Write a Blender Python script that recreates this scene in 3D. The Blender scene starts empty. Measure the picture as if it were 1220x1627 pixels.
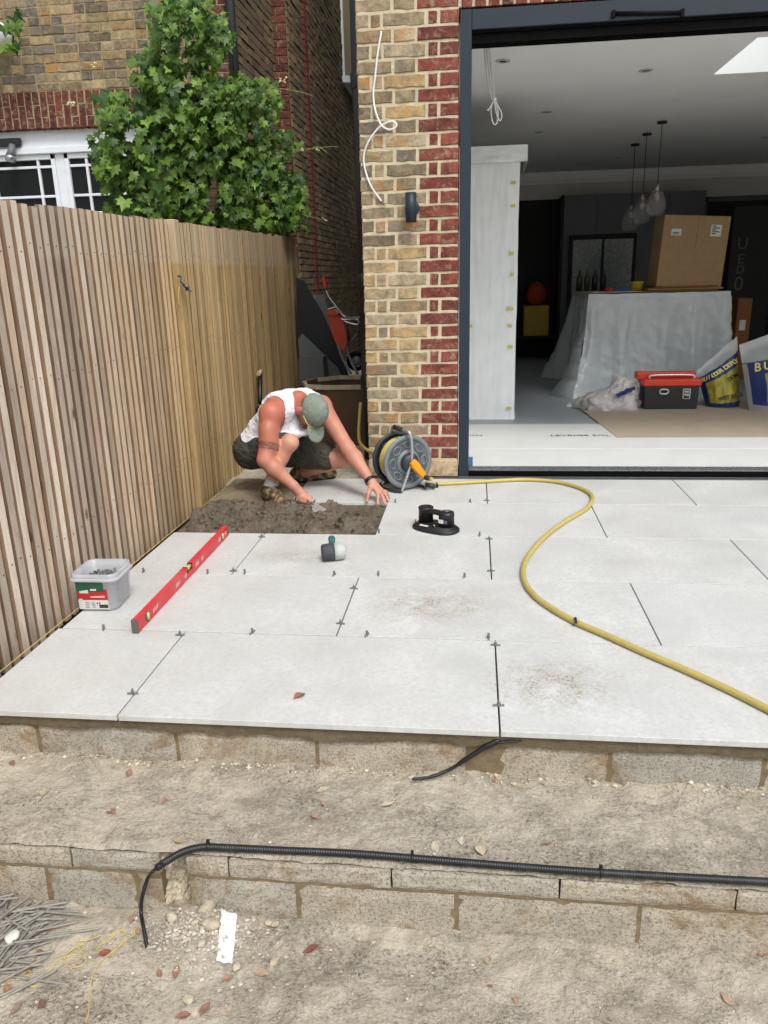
import bpy, bmesh, math, random
import numpy as np
from mathutils import Vector, Matrix, noise as mnoise
rnd = random.Random(7)
PI = math.pi
scene = bpy.context.scene
COL = scene.collection
# ------------------------------------------------------------------ camera
F_PX, PITCH, YAW, ROLL = 1220.08, .2968, -.1202, -.0259
CAM = np.array([-.0873, -2.0309, 1.309])
def _basis():
    cy, sy = math.cos(YAW), math.sin(YAW)
    f = np.array([sy*math.cos(PITCH), cy*math.cos(PITCH), -math.sin(PITCH)])
    r = np.array([cy, -sy, 0.]); u = np.cross(r, f)
    c, s = math.cos(ROLL), math.sin(ROLL)
    return c*r+s*u, -s*r+c*u, f
RT, UP, FW = _basis()
def ray(u, v): return RT*(u-610)/F_PX - UP*(v-813.5)/F_PX + FW
def onz(u, v, z=0.): d = ray(u, v); return CAM + d*(z-CAM[2])/d[2]      # pixel of the photograph -> point on a level surface
def ony(u, v, y): d = ray(u, v); return CAM + d*(y-CAM[1])/d[1]          # -> point on a wall facing the garden
def onx(u, v, x): d = ray(u, v); return CAM + d*(x-CAM[0])/d[0]
cam_data = bpy.data.cameras.new('camera'); cam = bpy.data.objects.new('camera', cam_data); COL.objects.link(cam)
cam_data.sensor_fit = 'HORIZONTAL'; cam_data.sensor_width = 36; cam_data.lens = 36*F_PX/1220
cam_data.clip_start = .05; cam_data.clip_end = 600
M = Matrix.Identity(4)
for i in range(3): M[i][0], M[i][1], M[i][2], M[i][3] = RT[i], UP[i], -FW[i], CAM[i]
cam.matrix_world = M
scene.camera = cam
# ------------------------------------------------------------------ daylight: bright overcast
SUN_EL, SUN_AZ = math.radians(54), math.radians(150)     # azimuth clockwise from +y
world = bpy.data.worlds.new('World'); scene.world = world; world.use_nodes = True
wn = world.node_tree; wn.nodes.clear()
wo = wn.nodes.new('ShaderNodeOutputWorld'); wb = wn.nodes.new('ShaderNodeBackground')
sk = wn.nodes.new('ShaderNodeTexSky'); sk.sky_type = 'NISHITA'; sk.sun_disc = False
sk.sun_elevation = SUN_EL; sk.sun_rotation = SUN_AZ; sk.air_density = 1.2; sk.dust_density = 4; sk.ozone_density = 1.
hs = wn.nodes.new('ShaderNodeHueSaturation'); hs.inputs['Saturation'].default_value = .42
wn.links.new(sk.outputs[0], hs.inputs['Color']); wn.links.new(hs.outputs[0], wb.inputs[0]); wb.inputs[1].default_value = .15
wn.links.new(wb.outputs[0], wo.inputs[0])
sl = bpy.data.lights.new('sun', 'SUN'); sl.energy = 1.35; sl.angle = math.radians(16); sl.color = (1, .985, .955)
sun = bpy.data.objects.new('sun', sl); COL.objects.link(sun)
sd = Vector((math.sin(SUN_AZ)*math.cos(SUN_EL), math.cos(SUN_AZ)*math.cos(SUN_EL), math.sin(SUN_EL)))
sun.rotation_euler = sd.to_track_quat('Z', 'Y').to_euler(); sun.location = (0, -6, 12)
vs = scene.view_settings; vs.view_transform = 'Standard'; vs.look = 'None'; vs.gamma = 1; vs.exposure = .38; vs.use_curve_mapping = False
# ------------------------------------------------------------------ mesh helpers
class MB:
    def __init__(s): s.v = []; s.f = []; s.m = []; s.sm = []
    def add(s, vs, fs, mi=0, smooth=False):
        o = len(s.v); s.v += [tuple(map(float, p)) for p in vs]
        s.f += [tuple(i+o for i in f) for f in fs]; s.m += [mi]*len(fs); s.sm += [smooth]*len(fs)
        return s
    def box(s, x0, x1, y0, y1, z0, z1, mi=0, T=None):
        vs = [(x, y, z) for z in (z0, z1) for y in (y0, y1) for x in (x0, x1)]
        if T is not None: vs = [tuple(T @ Vector(p)) for p in vs]
        return s.add(vs, [(0,2,3,1),(4,5,7,6),(0,1,5,4),(2,6,7,3),(0,4,6,2),(1,3,7,5)], mi)
    def tube(s, pts, r, seg=8, mi=0, cap=True, closed=False):
        pts = [Vector(p) for p in pts]; n = len(pts)
        rs = r if hasattr(r, '__len__') else [r]*n
        vs = []; prev = None
        for i, p in enumerate(pts):
            a = pts[i-1] if (i > 0 or closed) else p; b = pts[(i+1) % n] if (i < n-1 or closed) else p
            t = (b-a)
            if t.length < 1e-9: t = Vector((0,0,1))
            t.normalize()
            if prev is None:
                u = t.orthogonal().normalized()
            else:
                u = prev - t*prev.dot(t)
                u = u.normalized() if u.length > 1e-6 else t.orthogonal().normalized()
            prev = u; w = t.cross(u)
            for k in range(seg):
                a_ = 2*PI*k/seg; vs.append(p+(u*math.cos(a_)+w*math.sin(a_))*rs[i])
        fs = []
        for i in range(n if closed else n-1):
            j = (i+1) % n
            for k in range(seg):
                k2 = (k+1) % seg; fs.append((i*seg+k, i*seg+k2, j*seg+k2, j*seg+k))
        s.add(vs, fs, mi, True)
        if cap and not closed:
            o = len(s.v)-n*seg
            s.f += [tuple(o+k for k in reversed(range(seg))), tuple(o+(n-1)*seg+k for k in range(seg))]; s.m += [mi]*2; s.sm += [False]*2
        return s
    def lathe(s, prof, T=None, seg=20, mi=0, smooth=True):
        vs = []
        for r, z in prof:
            for k in range(seg): vs.append(Vector((r*math.cos(2*PI*k/seg), r*math.sin(2*PI*k/seg), z)))
        if T is not None: vs = [T @ p for p in vs]
        fs = []
        for i in range(len(prof)-1):
            for k in range(seg):
                k2 = (k+1) % seg; fs.append((i*seg+k, i*seg+k2, (i+1)*seg+k2, (i+1)*seg+k))
        s.add(vs, fs, mi, smooth)
        o = len(s.v)-len(vs)
        if prof[0][0] > 1e-5: s.f.append(tuple(o+k for k in reversed(range(seg)))); s.m.append(mi); s.sm.append(False)
        if prof[-1][0] > 1e-5: s.f.append(tuple(o+(len(prof)-1)*seg+k for k in range(seg))); s.m.append(mi); s.sm.append(False)
        return s
    def prism(s, poly, z0, z1, T=None, mi=0):
        n = len(poly); vs = [Vector((x, y, z)) for z in (z0, z1) for x, y in poly]
        if T is not None: vs = [T @ p for p in vs]
        fs = [tuple(reversed(range(n))), tuple(range(n, 2*n))] + [(i, (i+1) % n, n+(i+1) % n, n+i) for i in range(n)]
        return s.add(vs, fs, mi)
    def grid(s, fn, nu, nv, mi=0, smooth=True):
        vs = [fn(i/nu, j/nv) for j in range(nv+1) for i in range(nu+1)]
        fs = [(j*(nu+1)+i, j*(nu+1)+i+1, (j+1)*(nu+1)+i+1, (j+1)*(nu+1)+i) for j in range(nv) for i in range(nu)]
        return s.add(vs, fs, mi, smooth)
    def mesh(s, name, mats, bevel=0, bseg=1):
        me = bpy.data.meshes.new(name); me.from_pydata(s.v, [], s.f)
        me.polygons.foreach_set('material_index', s.m); me.polygons.foreach_set('use_smooth', s.sm)
        for m in (mats if isinstance(mats, (list, tuple)) else [mats]): me.materials.append(m)
        if bevel > 0:
            bm = bmesh.new(); bm.from_mesh(me)
            bmesh.ops.bevel(bm, geom=[e for e in bm.edges if e.is_manifold and e.calc_face_angle(0) > .6], offset=bevel, segments=bseg, affect='EDGES', profile=.5)
            bm.to_mesh(me); bm.free()
        me.update(); return me
    def build(s, name, mats, parent=None, bevel=0, bseg=1, loc=None): 
        return obj(name, s.mesh(name, mats, bevel, bseg), parent, loc)
def obj(name, me, parent=None, loc=None, rot=None, color=None):
    o = bpy.data.objects.new(name, me); COL.objects.link(o)
    if parent: o.parent = parent
    if loc is not None: o.location = loc
    if rot is not None: o.rotation_euler = rot
    if color is not None: o.color = (*color[:3], 1)
    return o
def tag(o, label, cat, group=None):
    o['label'] = label; o['category'] = cat
    if group: o['group'] = group
    return o
def thing(name, label, cat, loc=(0,0,0), rotz=0, group=None):
    return tag(obj(name, None, None, loc, (0,0,rotz)), label, cat, group)
def struct(o): o['kind'] = 'structure'; return o
def stuff(o): o['kind'] = 'stuff'; return o
def fbm(x, y, z=0., oct=4): return mnoise.fractal(Vector((x, y, z)), 1., 2., oct)
def spline(pts, n=12, closed=False):
    P = [Vector(p) for p in pts]; out = []; m = len(P)
    for i in range(m if closed else m-1):
        if closed: a, b, c, d = P[i-1], P[i], P[(i+1) % m], P[(i+2) % m]
        else: a, b, c, d = P[max(i-1,0)], P[i], P[i+1], P[min(i+2,m-1)]
        for k in range(n):
            t = k/n; out.append(.5*((2*b)+(c-a)*t+(2*a-5*b+4*c-d)*t*t+(3*b-a-3*c+d)*t**3))
    if not closed: out.append(P[-1])
    return out
def frame(o, x, y, z): 
    return Matrix(((x[0],y[0],z[0],o[0]),(x[1],y[1],z[1],o[1]),(x[2],y[2],z[2],o[2]),(0,0,0,1)))
def TR(loc, rx=0, ry=0, rz=0): return Matrix.Translation(loc) @ Matrix.Rotation(rz,4,'Z') @ Matrix.Rotation(ry,4,'Y') @ Matrix.Rotation(rx,4,'X')
def text_mesh(txt, size, mat, name='lettering', T=None, extrude=.0006, bold=0):
    cu = bpy.data.curves.new(name, 'FONT'); cu.body = txt; cu.size = size; cu.extrude = extrude; cu.align_x = 'CENTER'; cu.align_y = 'CENTER'; cu.offset = bold
    cu.resolution_u = 2
    o = bpy.data.objects.new(name, cu); COL.objects.link(o)
    me = bpy.data.meshes.new_from_object(o.evaluated_get(bpy.context.evaluated_depsgraph_get()))
    bpy.data.objects.remove(o)
    me.materials.clear(); me.materials.append(mat)
    if T is not None: me.transform(T)
    return me
# ------------------------------------------------------------------ material helpers
class NT:
    def __init__(s, name, rough=.7, spec=.5):
        s.m = bpy.data.materials.new(name); s.m.use_nodes = True; s.t = s.m.node_tree; s.t.nodes.clear()
        s.out = s.t.nodes.new('ShaderNodeOutputMaterial'); s.b = s.t.nodes.new('ShaderNodeBsdfPrincipled')
        s.t.links.new(s.b.outputs[0], s.out.inputs[0]); s.b.inputs['Roughness'].default_value = rough
        s.b.inputs['Specular IOR Level'].default_value = spec
        s._co = {}
    def n(s, t, **k):
        x = s.t.nodes.new(t)
        for a, b in k.items(): setattr(x, a, b)
        return x
    def put(s, sock, v):
        if isinstance(v, bpy.types.NodeSocket): s.t.links.new(v, sock)
        elif hasattr(v, '__len__') and len(v) == 3 and sock.type == 'RGBA': sock.default_value = (*v, 1)
        else: sock.default_value = v
    def co(s, kind='Object', scale=(1,1,1), loc=(0,0,0), rot=(0,0,0)):
        if kind == 'World': src = s.n('ShaderNodeNewGeometry').outputs['Position']
        else: src = s.n('ShaderNodeTexCoord').outputs[kind]
        mp = s.n('ShaderNodeMapping'); s.t.links.new(src, mp.inputs[0]); mp.inputs['Scale'].default_value = scale; mp.inputs['Location'].default_value = loc; mp.inputs['Rotation'].default_value = rot
        return mp.outputs[0]
    def rand(s): return s.n('ShaderNodeObjectInfo').outputs['Random']
    def ocol(s): return s.n('ShaderNodeObjectInfo').outputs['Color']
    def attr(s, name): return s.n('ShaderNodeAttribute', attribute_name=name).outputs['Color']
    def shift(s, co, amt=37.):
        r = s.math('MULTIPLY', s.rand(), amt); a = s.n('ShaderNodeVectorMath', operation='ADD')
        s.put(a.inputs[0], co); s.put(a.inputs[1], r); return a.outputs[0]
    def noise(s, co, scale, detail=4, rough=.55, dist=0, out='Fac'):
        x = s.n('ShaderNodeTexNoise'); s.put(x.inputs['Vector'], co); s.put(x.inputs['Scale'], scale); x.inputs['Detail'].default_value = detail; x.inputs['Roughness'].default_value = rough; x.inputs['Distortion'].default_value = dist
        return x.outputs[out]
    def vor(s, co, scale, feature='F1', out='Distance'):
        x = s.n('ShaderNodeTexVoronoi', feature=feature); s.put(x.inputs['Vector'], co); x.inputs['Scale'].default_value = scale
        return x.outputs[out]
    def ramp(s, fac, stops):
        x = s.n('ShaderNodeValToRGB'); s.put(x.inputs[0], fac); cr = x.color_ramp
        while len(cr.elements) < len(stops): cr.elements.new(.5)
        for e, (p, c) in zip(cr.elements, stops):
            e.position = p; e.color = (c, c, c, 1) if not hasattr(c, '__len__') else (*c[:3], 1)
        return x.outputs[0]
    def mix(s, fac, a, b, mode='MIX'):
        x = s.n('ShaderNodeMix', data_type='RGBA', blend_type=mode); s.put(x.inputs[0], fac); s.put(x.inputs[6], a); s.put(x.inputs[7], b)
        return x.outputs[2]
    def math(s, op, a, b=0., clamp=False):
        x = s.n('ShaderNodeMath', operation=op, use_clamp=clamp); s.put(x.inputs[0], a); s.put(x.inputs[1], b); return x.outputs[0]
    def sep(s, v):
        x = s.n('ShaderNodeSeparateXYZ'); s.put(x.inputs[0], v); return x.outputs
    def bump(s, h, strength=.5, dist=.01):
        x = s.n('ShaderNodeBump'); s.put(x.inputs['Height'], h); x.inputs['Strength'].default_value = strength; x.inputs['Distance'].default_value = dist
        if s.b.inputs['Normal'].is_linked: s.t.links.new(s.b.inputs['Normal'].links[0].from_socket, x.inputs['Normal'])
        s.t.links.new(x.outputs[0], s.b.inputs['Normal'])
    def col(s, c): s.put(s.b.inputs['Base Color'], c)
    def set(s, **k):
        for a, v in k.items(): s.put(s.b.inputs[a.replace('_', ' ')], v)
def plain(name, c, rough=.5, metal=0, var=.12, nscale=30, spec=.5, bump=0, dirt=0, dirtc=(.25,.22,.18)):
    t = NT(name, rough, spec); co = t.co('Object')
    f = t.noise(co, nscale, 5)
    k = t.ramp(f, [(.3, 1-var), (.7, 1+var*.4)])
    cc = t.mix(1., c, k, 'MULTIPLY')
    if dirt: cc = t.mix(t.ramp(t.noise(co, nscale*.35, 6, .7), [(.5, 0), (.72, dirt)]), cc, dirtc)
    t.col(cc); t.set(Metallic=metal)
    t.set(Roughness=t.ramp(f, [(.2, max(rough-.1, .02)), (.8, min(rough+.12, 1))]))
    if bump: t.bump(t.noise(co, nscale*4, 4), bump, .004)
    return t.m
def S(r, g, b, k=1.):
    def c(x):
        x /= 255; return (x/12.92 if x <= .04045 else ((x+.055)/1.055)**2.4)*k
    return (c(r), c(g), c(b))
# ------------------------------------------------------------------ surface materials
def spot(t, pos, c, rx, ry, soft=.5):
    x, y, z = t.sep(pos)
    dx = t.math('DIVIDE', t.math('SUBTRACT', x, float(c[0])), rx); dy = t.math('DIVIDE', t.math('SUBTRACT', y, float(c[1])), ry)
    d = t.math('SQRT', t.math('ADD', t.math('MULTIPLY', dx, dx), t.math('MULTIPLY', dy, dy)))
    return t.ramp(d, [(1-soft, 1.), (1., 0.)])
def m_tile():
    t = NT('porcelain_paving', .42, .45); w = t.co('World'); o = t.shift(w, 19.)
    cloud = t.noise(o, 3.2, 6, .62, .6); fine = t.noise(o, 55, 4, .7); speck = t.noise(o, 240, 2, .6)
    c = t.mix(t.ramp(cloud, [(.3, 0), (.7, 1)]), S(187,189,187), S(210,212,210))
    c = t.mix(t.ramp(fine, [(.42, 0), (.62, .5)]), c, S(176,177,174))
    c = t.mix(t.ramp(speck, [(.55, 0), (.75, .35)]), c, S(164,162,156))
    c = t.mix(t.math('MULTIPLY', t.rand(), .3), c, S(196,198,197))
    grit = t.ramp(t.noise(w, 105, 5, .8, .4), [(.49, 0), (.56, 1)]); patchy = t.ramp(t.noise(w, 14, 4, .7), [(.36, 0), (.62, 1)])
    tot = None
    for (u, v, rx, ry, k) in ((690,960,.34,.22,1.), (880,1085,.28,.22,1.), (470,882,.28,.14,.8), (770,962,.18,.12,.3), (735,980,.15,.1,.3), (990,895,.12,.07,.35), (660,770,.45,.13,.6), (560,780,.3,.2,.75), (925,1095,.2,.2,.5), (650,830,.2,.12,.4)):
        m = t.math('MULTIPLY', spot(t, w, onz(u, v), rx, ry, .75), k)
        tot = m if tot is None else t.math('MAXIMUM', tot, m)
    m = t.math('MULTIPLY', t.math('MULTIPLY', tot, patchy), t.math('ADD', t.math('MULTIPLY', grit, .95), .12), True)
    c = t.mix(m, c, S(136,119,96))
    haze = t.math('MULTIPLY', t.ramp(t.noise(w, 1.6, 5, .7), [(.42, 0), (.75, .5)]), t.ramp(t.noise(w, 23, 5, .75, .6), [(.35, .2), (.65, 1.)]))
    c = t.mix(haze, c, S(182,176,165))
    sm = t.ramp(t.noise(t.co('World', (1.6, 5., 1), (0,0,0), (0,0,.5)), 4.5, 5, .75, .8), [(.60, 0), (.74, .30)])
    c = t.mix(sm, c, S(168,160,146))
    t.col(c); t.set(Roughness=t.ramp(cloud, [(.2, .36), (.8, .55)]))
    t.bump(t.math('ADD', t.math('MULTIPLY', fine, .4), speck), .12, .002); t.bump(m, .3, .002)
    return t.m
def m_brick(name='clay_brick', blush=0):
    t = NT(name, .88, .25); o = t.shift(t.co('Object'), 50.)
    big = t.noise(o, 15, 5, .7, .5); mid = t.noise(o, 34, 5, .7); pit = t.noise(o, 130, 3, .7)
    c = t.mix(1., t.ocol(), t.ramp(big, [(.30, .50), (.5, .95), (.72, 1.40)]), 'MULTIPLY')
    c = t.mix(t.ramp(t.noise(o, 13, 3, .6, .6), [(.52, 0), (.68, .55)]), c, t.mix(1., c, (.62,.60,.62), 'MULTIPLY'))
    if blush: c = t.mix(t.math('MULTIPLY', t.ramp(t.noise(o, 7, 4, .6, .8), [(.50, 0), (.64, .75)]), t.ramp(t.rand(), [(.45, 0), (.7, 1.)])), c, S(176,122,58)); c = t.mix(t.ramp(t.noise(t.shift(t.co('Object'), 83.), 8, 4, .65, .8), [(.54, 0), (.66, .6)]), c, S(120,114,104))
    c = t.mix(t.ramp(mid, [(.55, 0), (.75, .55)]), c, t.mix(1., t.ocol(), (.42,.38,.36), 'MULTIPLY'))
    c = t.mix(t.ramp(t.noise(o, 20, 4, .7, 1.), [(.52, 0), (.70, .5)]), c, S(176,164,138))
    c = t.mix(t.ramp(pit, [(.62, 0), (.75, .7)]), c, (.035,.028,.02))
    t.col(c); t.bump(t.math('ADD', mid, t.math('MULTIPLY', pit, .6)), .9, .008)
    return t.m
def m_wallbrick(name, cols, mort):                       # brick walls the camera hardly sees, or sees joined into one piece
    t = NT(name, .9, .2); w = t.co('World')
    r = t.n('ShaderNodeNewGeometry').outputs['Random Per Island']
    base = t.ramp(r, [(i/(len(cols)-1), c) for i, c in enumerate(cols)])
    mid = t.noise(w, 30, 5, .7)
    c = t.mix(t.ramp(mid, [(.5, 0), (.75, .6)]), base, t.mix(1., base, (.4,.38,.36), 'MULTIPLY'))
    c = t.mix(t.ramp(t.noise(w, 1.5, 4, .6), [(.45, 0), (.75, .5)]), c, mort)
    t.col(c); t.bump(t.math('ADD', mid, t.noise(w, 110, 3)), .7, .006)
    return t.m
def m_mortar(name, a, b, sc=25):
    t = NT(name, .92, .2); w = t.co('World'); f = t.noise(w, sc, 6, .7); g = t.noise(w, sc*9, 3, .7)
    c = t.mix(t.ramp(f, [(.3, 0), (.7, 1)]), a, b); c = t.mix(t.ramp(g, [(.55, 0), (.8, .6)]), c, t.mix(1., a, (.5,.48,.45), 'MULTIPLY'))
    t.col(c); t.bump(t.math('ADD', f, g), .8, .005); return t.m
def m_block():
    t = NT('concrete_block', .93, .2); w = t.co('World'); o = t.shift(w, 11.)
    agg = t.vor(o, 210, 'F1', 'Distance'); n1 = t.noise(o, 12, 6, .7); n2 = t.noise(o, 130, 5, .8)
    c = t.mix(t.ramp(n1, [(.3, 0), (.7, 1)]), S(168,162,149), S(200,192,176))
    c = t.mix(1., c, t.ramp(t.rand(), [(0, (.86,.90,.94)), (.35, (1,1,1)), (.7, (1.02,.99,.95)), (1, (.93,.93,.91))]), 'MULTIPLY')
    c = t.mix(t.ramp(n2, [(.50, 0), (.62, .85)]), c, S(108,101,89))
    c = t.mix(t.ramp(agg, [(.0, .45), (.25, 0)]), c, S(205,196,178))
    st = t.math('MULTIPLY', t.ramp(t.noise(w, 4.3, 5, .7, .8), [(.52, 0), (.62, 1)]), t.ramp(t.noise(w, 19, 4, .7), [(.35, .3), (.6, .9)]))
    c = t.mix(t.math('MULTIPLY', st, .8), c, S(132,106,70))
    x, y, z = t.sep(w)
    t.col(c); t.bump(t.math('ADD', t.math('MULTIPLY', n2, 1.2), t.math('MULTIPLY', agg, .5)), .8, .005); return t.m
def m_dirt():
    t = NT('sandy_ground', .95, .15); w = t.co('World')
    a = t.noise(w, 2.4, 7, .65, .5); b = t.noise(w, 17, 6, .72); g = t.noise(w, 95, 4, .75); p = t.vor(w, 70, 'F1', 'Distance'); pc = t.vor(w, 70, 'F1', 'Color')
    c = t.mix(t.ramp(a, [(.32, 0), (.68, 1)]), S(162,153,137), S(200,190,171))
    c = t.mix(t.ramp(b, [(.40, 0), (.62, .85)]), c, S(196,187,170))
    c = t.mix(t.ramp(t.noise(w, 5.5, 7, .75, 1.2), [(.48, 0), (.66, .5)]), c, S(122,114,101))
    smo = t.ramp(t.noise(w, 3.1, 5, .65, .7), [(.38, .95), (.58, .14)])
    c = t.mix(t.math('MULTIPLY', t.ramp(g, [(.48, 0), (.64, .85)]), smo), c, S(94,86,74))
    c = t.mix(t.math('MULTIPLY', t.ramp(p, [(.12, 1.), (.22, 0)]), t.ramp(t.sep(pc)[0], [(.55, 0), (.7, .8)])), c, S(206,200,188))
    c = t.mix(t.ramp(t.noise(w, .9, 4, .6), [(.4, 0), (.65, .5)]), c, t.mix(1., c, (.78,.80,.82), 'MULTIPLY'))
    t.col(c)
    t.bump(b, .8, .03); t.bump(t.math('MULTIPLY', g, smo), 1., .010); t.bump(t.ramp(p, [(.1, 1.), (.3, 0)]), .4, .006)
    return t.m
def m_wet():
    t = NT('wet_mortar', .8, .35); w = t.co('World'); a = t.noise(w, 9, 6, .7); g = t.noise(w, 70, 5, .75)
    c = t.mix(t.ramp(a, [(.35, 0), (.7, 1)]), S(86,78,66), S(126,116,100)); c = t.mix(t.ramp(g, [(.5, 0), (.72, .8)]), c, S(60,50,38))
    c = t.mix(t.ramp(t.noise(w, 4, 4, .6), [(.62, 0), (.78, .4)]), c, S(138,124,104))
    t.col(c); t.bump(g, 1., .012); return t.m
def m_wood(name='fence_timber', sides=False):
    t = NT(name, .8, .25); o = t.shift(t.co('Object', (1,1,.09)), 61.)
    gr = t.noise(o, 60, 5, .65, .8); st = t.noise(o, 190, 3, .6); kn = t.vor(t.shift(t.co('Object', (1,1,.5)), 23.), 5.5, 'F1', 'Distance')
    c = t.mix(1., t.ocol(), t.ramp(gr, [(.28, .70), (.5, 1.), (.75, 1.16)]), 'MULTIPLY')
    c = t.mix(t.ramp(st, [(.52, 0), (.72, .5)]), c, t.mix(1., t.ocol(), (.46,.36,.27), 'MULTIPLY'))
    c = t.mix(t.ramp(kn, [(.055, 1.), (.11, 0)]), c, t.mix(1., t.ocol(), (.27,.16,.09), 'MULTIPLY'))
    x, y, z = t.sep(t.co('World'))
    blot = t.ramp(t.noise(t.co('World', (1,1,.35)), 3.5, 5, .7), [(.45, 0), (.75, .6)])
    c = t.mix(blot, c, t.mix(1., t.ocol(), (.58,.55,.52), 'MULTIPLY'))
    # grey weathered band along the tops, where an old trellis ended
    zz = t.math('ADD', z, t.math('MULTIPLY', t.noise(t.co('World'), 9, 2), .05))
    c = t.mix(t.math('MULTIPLY', t.ramp(t.math('SUBTRACT', zz, 1.0), [(.43, 0), (.46, .75)]), 1.), c, t.mix(.5, t.ocol(), S(186,176,160)))
    if sides: c = t.mix(1., c, (.46,.36,.28), 'MULTIPLY')         # brown sawn edges, with the shade between slats painted in; faces have silvered
    t.col(c); t.bump(t.math('ADD', gr, st), .5, .003); return t.m
BRICKY = m_brick('stock_brick', 1)
TILE, BRICK, BLOCK, DIRT, WET, WOOD = m_tile(), m_brick(), m_block(), m_dirt(), m_wet(), m_wood()
MORT_LIGHT = m_mortar('lime_mortar', S(184,172,144), S(214,202,174))
MORT_DARK = m_mortar('old_mortar', S(132,120,96), S(172,158,128))
MORT_BED = m_mortar('bedding_mortar', S(100,90,72), S(128,116,94))
MORT_BLOCK = m_mortar('block_mortar', S(112,98,74), S(146,130,102))
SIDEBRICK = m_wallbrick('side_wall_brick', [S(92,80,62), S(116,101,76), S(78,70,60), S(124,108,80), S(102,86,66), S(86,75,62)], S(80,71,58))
YEL = [S(166,150,120), S(152,138,108), S(176,150,108), S(136,124,102), S(146,130,102), S(174,162,134), S(112,104,92), S(160,142,112), S(180,158,116), S(128,114,92), S(164,142,120), S(156,140,112), S(142,130,110), S(164,148,120)]
NBR = [S(150,132,98), S(132,118,92), S(158,138,100), S(116,106,88), S(122,112,98), S(164,146,110), S(104,98,90), S(138,124,100), S(150,126,88), S(110,98,80)]
RED = [S(126,68,58), S(118,62,53), S(132,74,62), S(121,64,55), S(114,64,57)]
REDN = [S(104,58,48), S(94,50,44), S(112,62,50), S(88,48,42)]
# ------------------------------------------------------------------ bricks
_bc = {}
def brick_mesh(L, H, D, key='b', rough=.003):            # front face at y=0, centred in x and z
    k = (round(L, 3), round(H, 3), round(D, 3), key, rnd.randrange(4))
    if k in _bc: return _bc[k]
    r = random.Random(hash(k) & 0xffff); m = MB(); nx = max(2, int(L/.035)); 
    j = lambda s=rough: r.uniform(-s, s)
    e = .004; cols = []
    xs = [-L/2+L*i/nx for i in range(nx+1)]; top = [H/2+j() for _ in xs]; bot = [-H/2+j() for _ in xs]
    vs = []
    for i, x in enumerate(xs):
        sx = x + (e if i == 0 else -e if i == nx else 0); 
        vs += [(x, D, top[i]), (x, e*.8, top[i]), (sx, j(.0012), top[i]-e), (sx, j(.0012), bot[i]+e), (x, e*.8, bot[i]), (x, D, bot[i])]
    fs = []
    for i in range(nx):
        for q in range(5): fs.append((i*6+q, i*6+q+1, (i+1)*6+q+1, (i+1)*6+q))
    fs += [tuple(range(5, -1, -1)), tuple(nx*6+q for q in range(6))]
    m.add(vs, fs); me = m.mesh('brick', BRICKY if key == 'y' or key == 'n' else BRICK); _bc[k] = me; return me
def lay(parent, name, cx, y, cz, L, H, D, color, rz=0, key='b', rough=.003, proud=0.004):
    # a brick whose outer face looks along -y (rz=0) or along +x (rz=90 deg)
    k = rnd.uniform(.85, 1.12); c = tuple(a*k for a in color)
    pr = rnd.uniform(-proud, proud)
    loc = (cx, y-pr, cz) if rz == 0 else (cx+pr, y, cz)
    return obj(name, brick_mesh(L, H, D, key, rough), parent, loc, (0, 0, rz), c)
# ------------------------------------------------------------------ ground, one sheet to the horizon
def axis(fine0, fine1, step, far): 
    a = list(np.arange(fine0, fine1+1e-6, step)); g = step; lo = [a[0]]; hi = [a[-1]]
    while lo[-1] > -far: g *= 1.35; lo.append(lo[-1]-g)
    g = step
    while hi[-1] < far: g *= 1.35; hi.append(hi[-1]+g)
    return lo[:0:-1]+a+hi[1:]
LOWZ, TREAD, RIS1, RIS2 = -.395, -.19, .03, -.37
gx, gy = axis(-1.75, 1.1, .0125, 150), axis(-1.05, -.36, .0125, 150)
heap_c = onz(330, 1492, LOWZ); heap2 = onz(290, 1440, LOWZ)
def gz(x, y):
    if y > -.3: return LOWZ-.02
    h = LOWZ + .014*fbm(x*2.2, y*2.2, 3) + .010*fbm(x*9, y*13, 7, 5) + .004*fbm(x*40, y*40, 9, 3) - .010*max(0, 1-abs(y+.62+.05*math.sin(x*2.1))/.03)*max(0, fbm(x*2, 3, 5)+.2)
    d = math.hypot((x-heap_c[0])/.17, (y-heap_c[1])/.15); h += .05*max(0, 1-d)**1.2
    h += .018*max(0, 1-abs(y-RIS2+.0)/.1)*(.5+.5*fbm(x*5, 1, 2))
    return h
ground = MB(); nX = len(gx)
ground.add([(x, y, gz(x, y)) for y in gy for x in gx], [(j*nX+i, j*nX+i+1, (j+1)*nX+i+1, (j+1)*nX+i) for j in range(len(gy)-1) for i in range(nX-1)], 0, True)
struct(ground.build('ground', DIRT))
# earth step between the two block walls
def tz(x, y): return TREAD + .004 + .007*fbm(x*3, y*3, 1) + .007*fbm(x*11, y*14, 5, 5) + .003*fbm(x*45, y*45, 2, 3) + .02*max(0, 1-(RIS1-y)/.07)*max(0, .45+fbm(x*4, 0, 8)) - .0065*max(0, 1-(y-RIS2)/.03)-.004*max(0, 1-(y-RIS2)/.008)
t = MB()
t.grid(lambda a, b: (-1.9+4.4*a**1.0, RIS2+(.007+.003*fbm((-1.9+4.4*a)*14, 3, 1)+.006*max(0, fbm((-1.9+4.4*a)*3, 5, 2)))*(1-b)+(RIS1+.03-RIS2)*b, tz(-1.9+4.4*a, RIS2+(RIS1+.03-RIS2)*b)), 340, 44)
struct(t.build('step_terrace', DIRT))
# alley ground
t = MB(); t.grid(lambda a, b: (-2.3+1.6*a, 2.98+10*b, -.05+.015*fbm((-2.3+1.6*a)*5, (2.98+10*b)*5)), 40, 120)
struct(t.build('alley_ground', DIRT))
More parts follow.
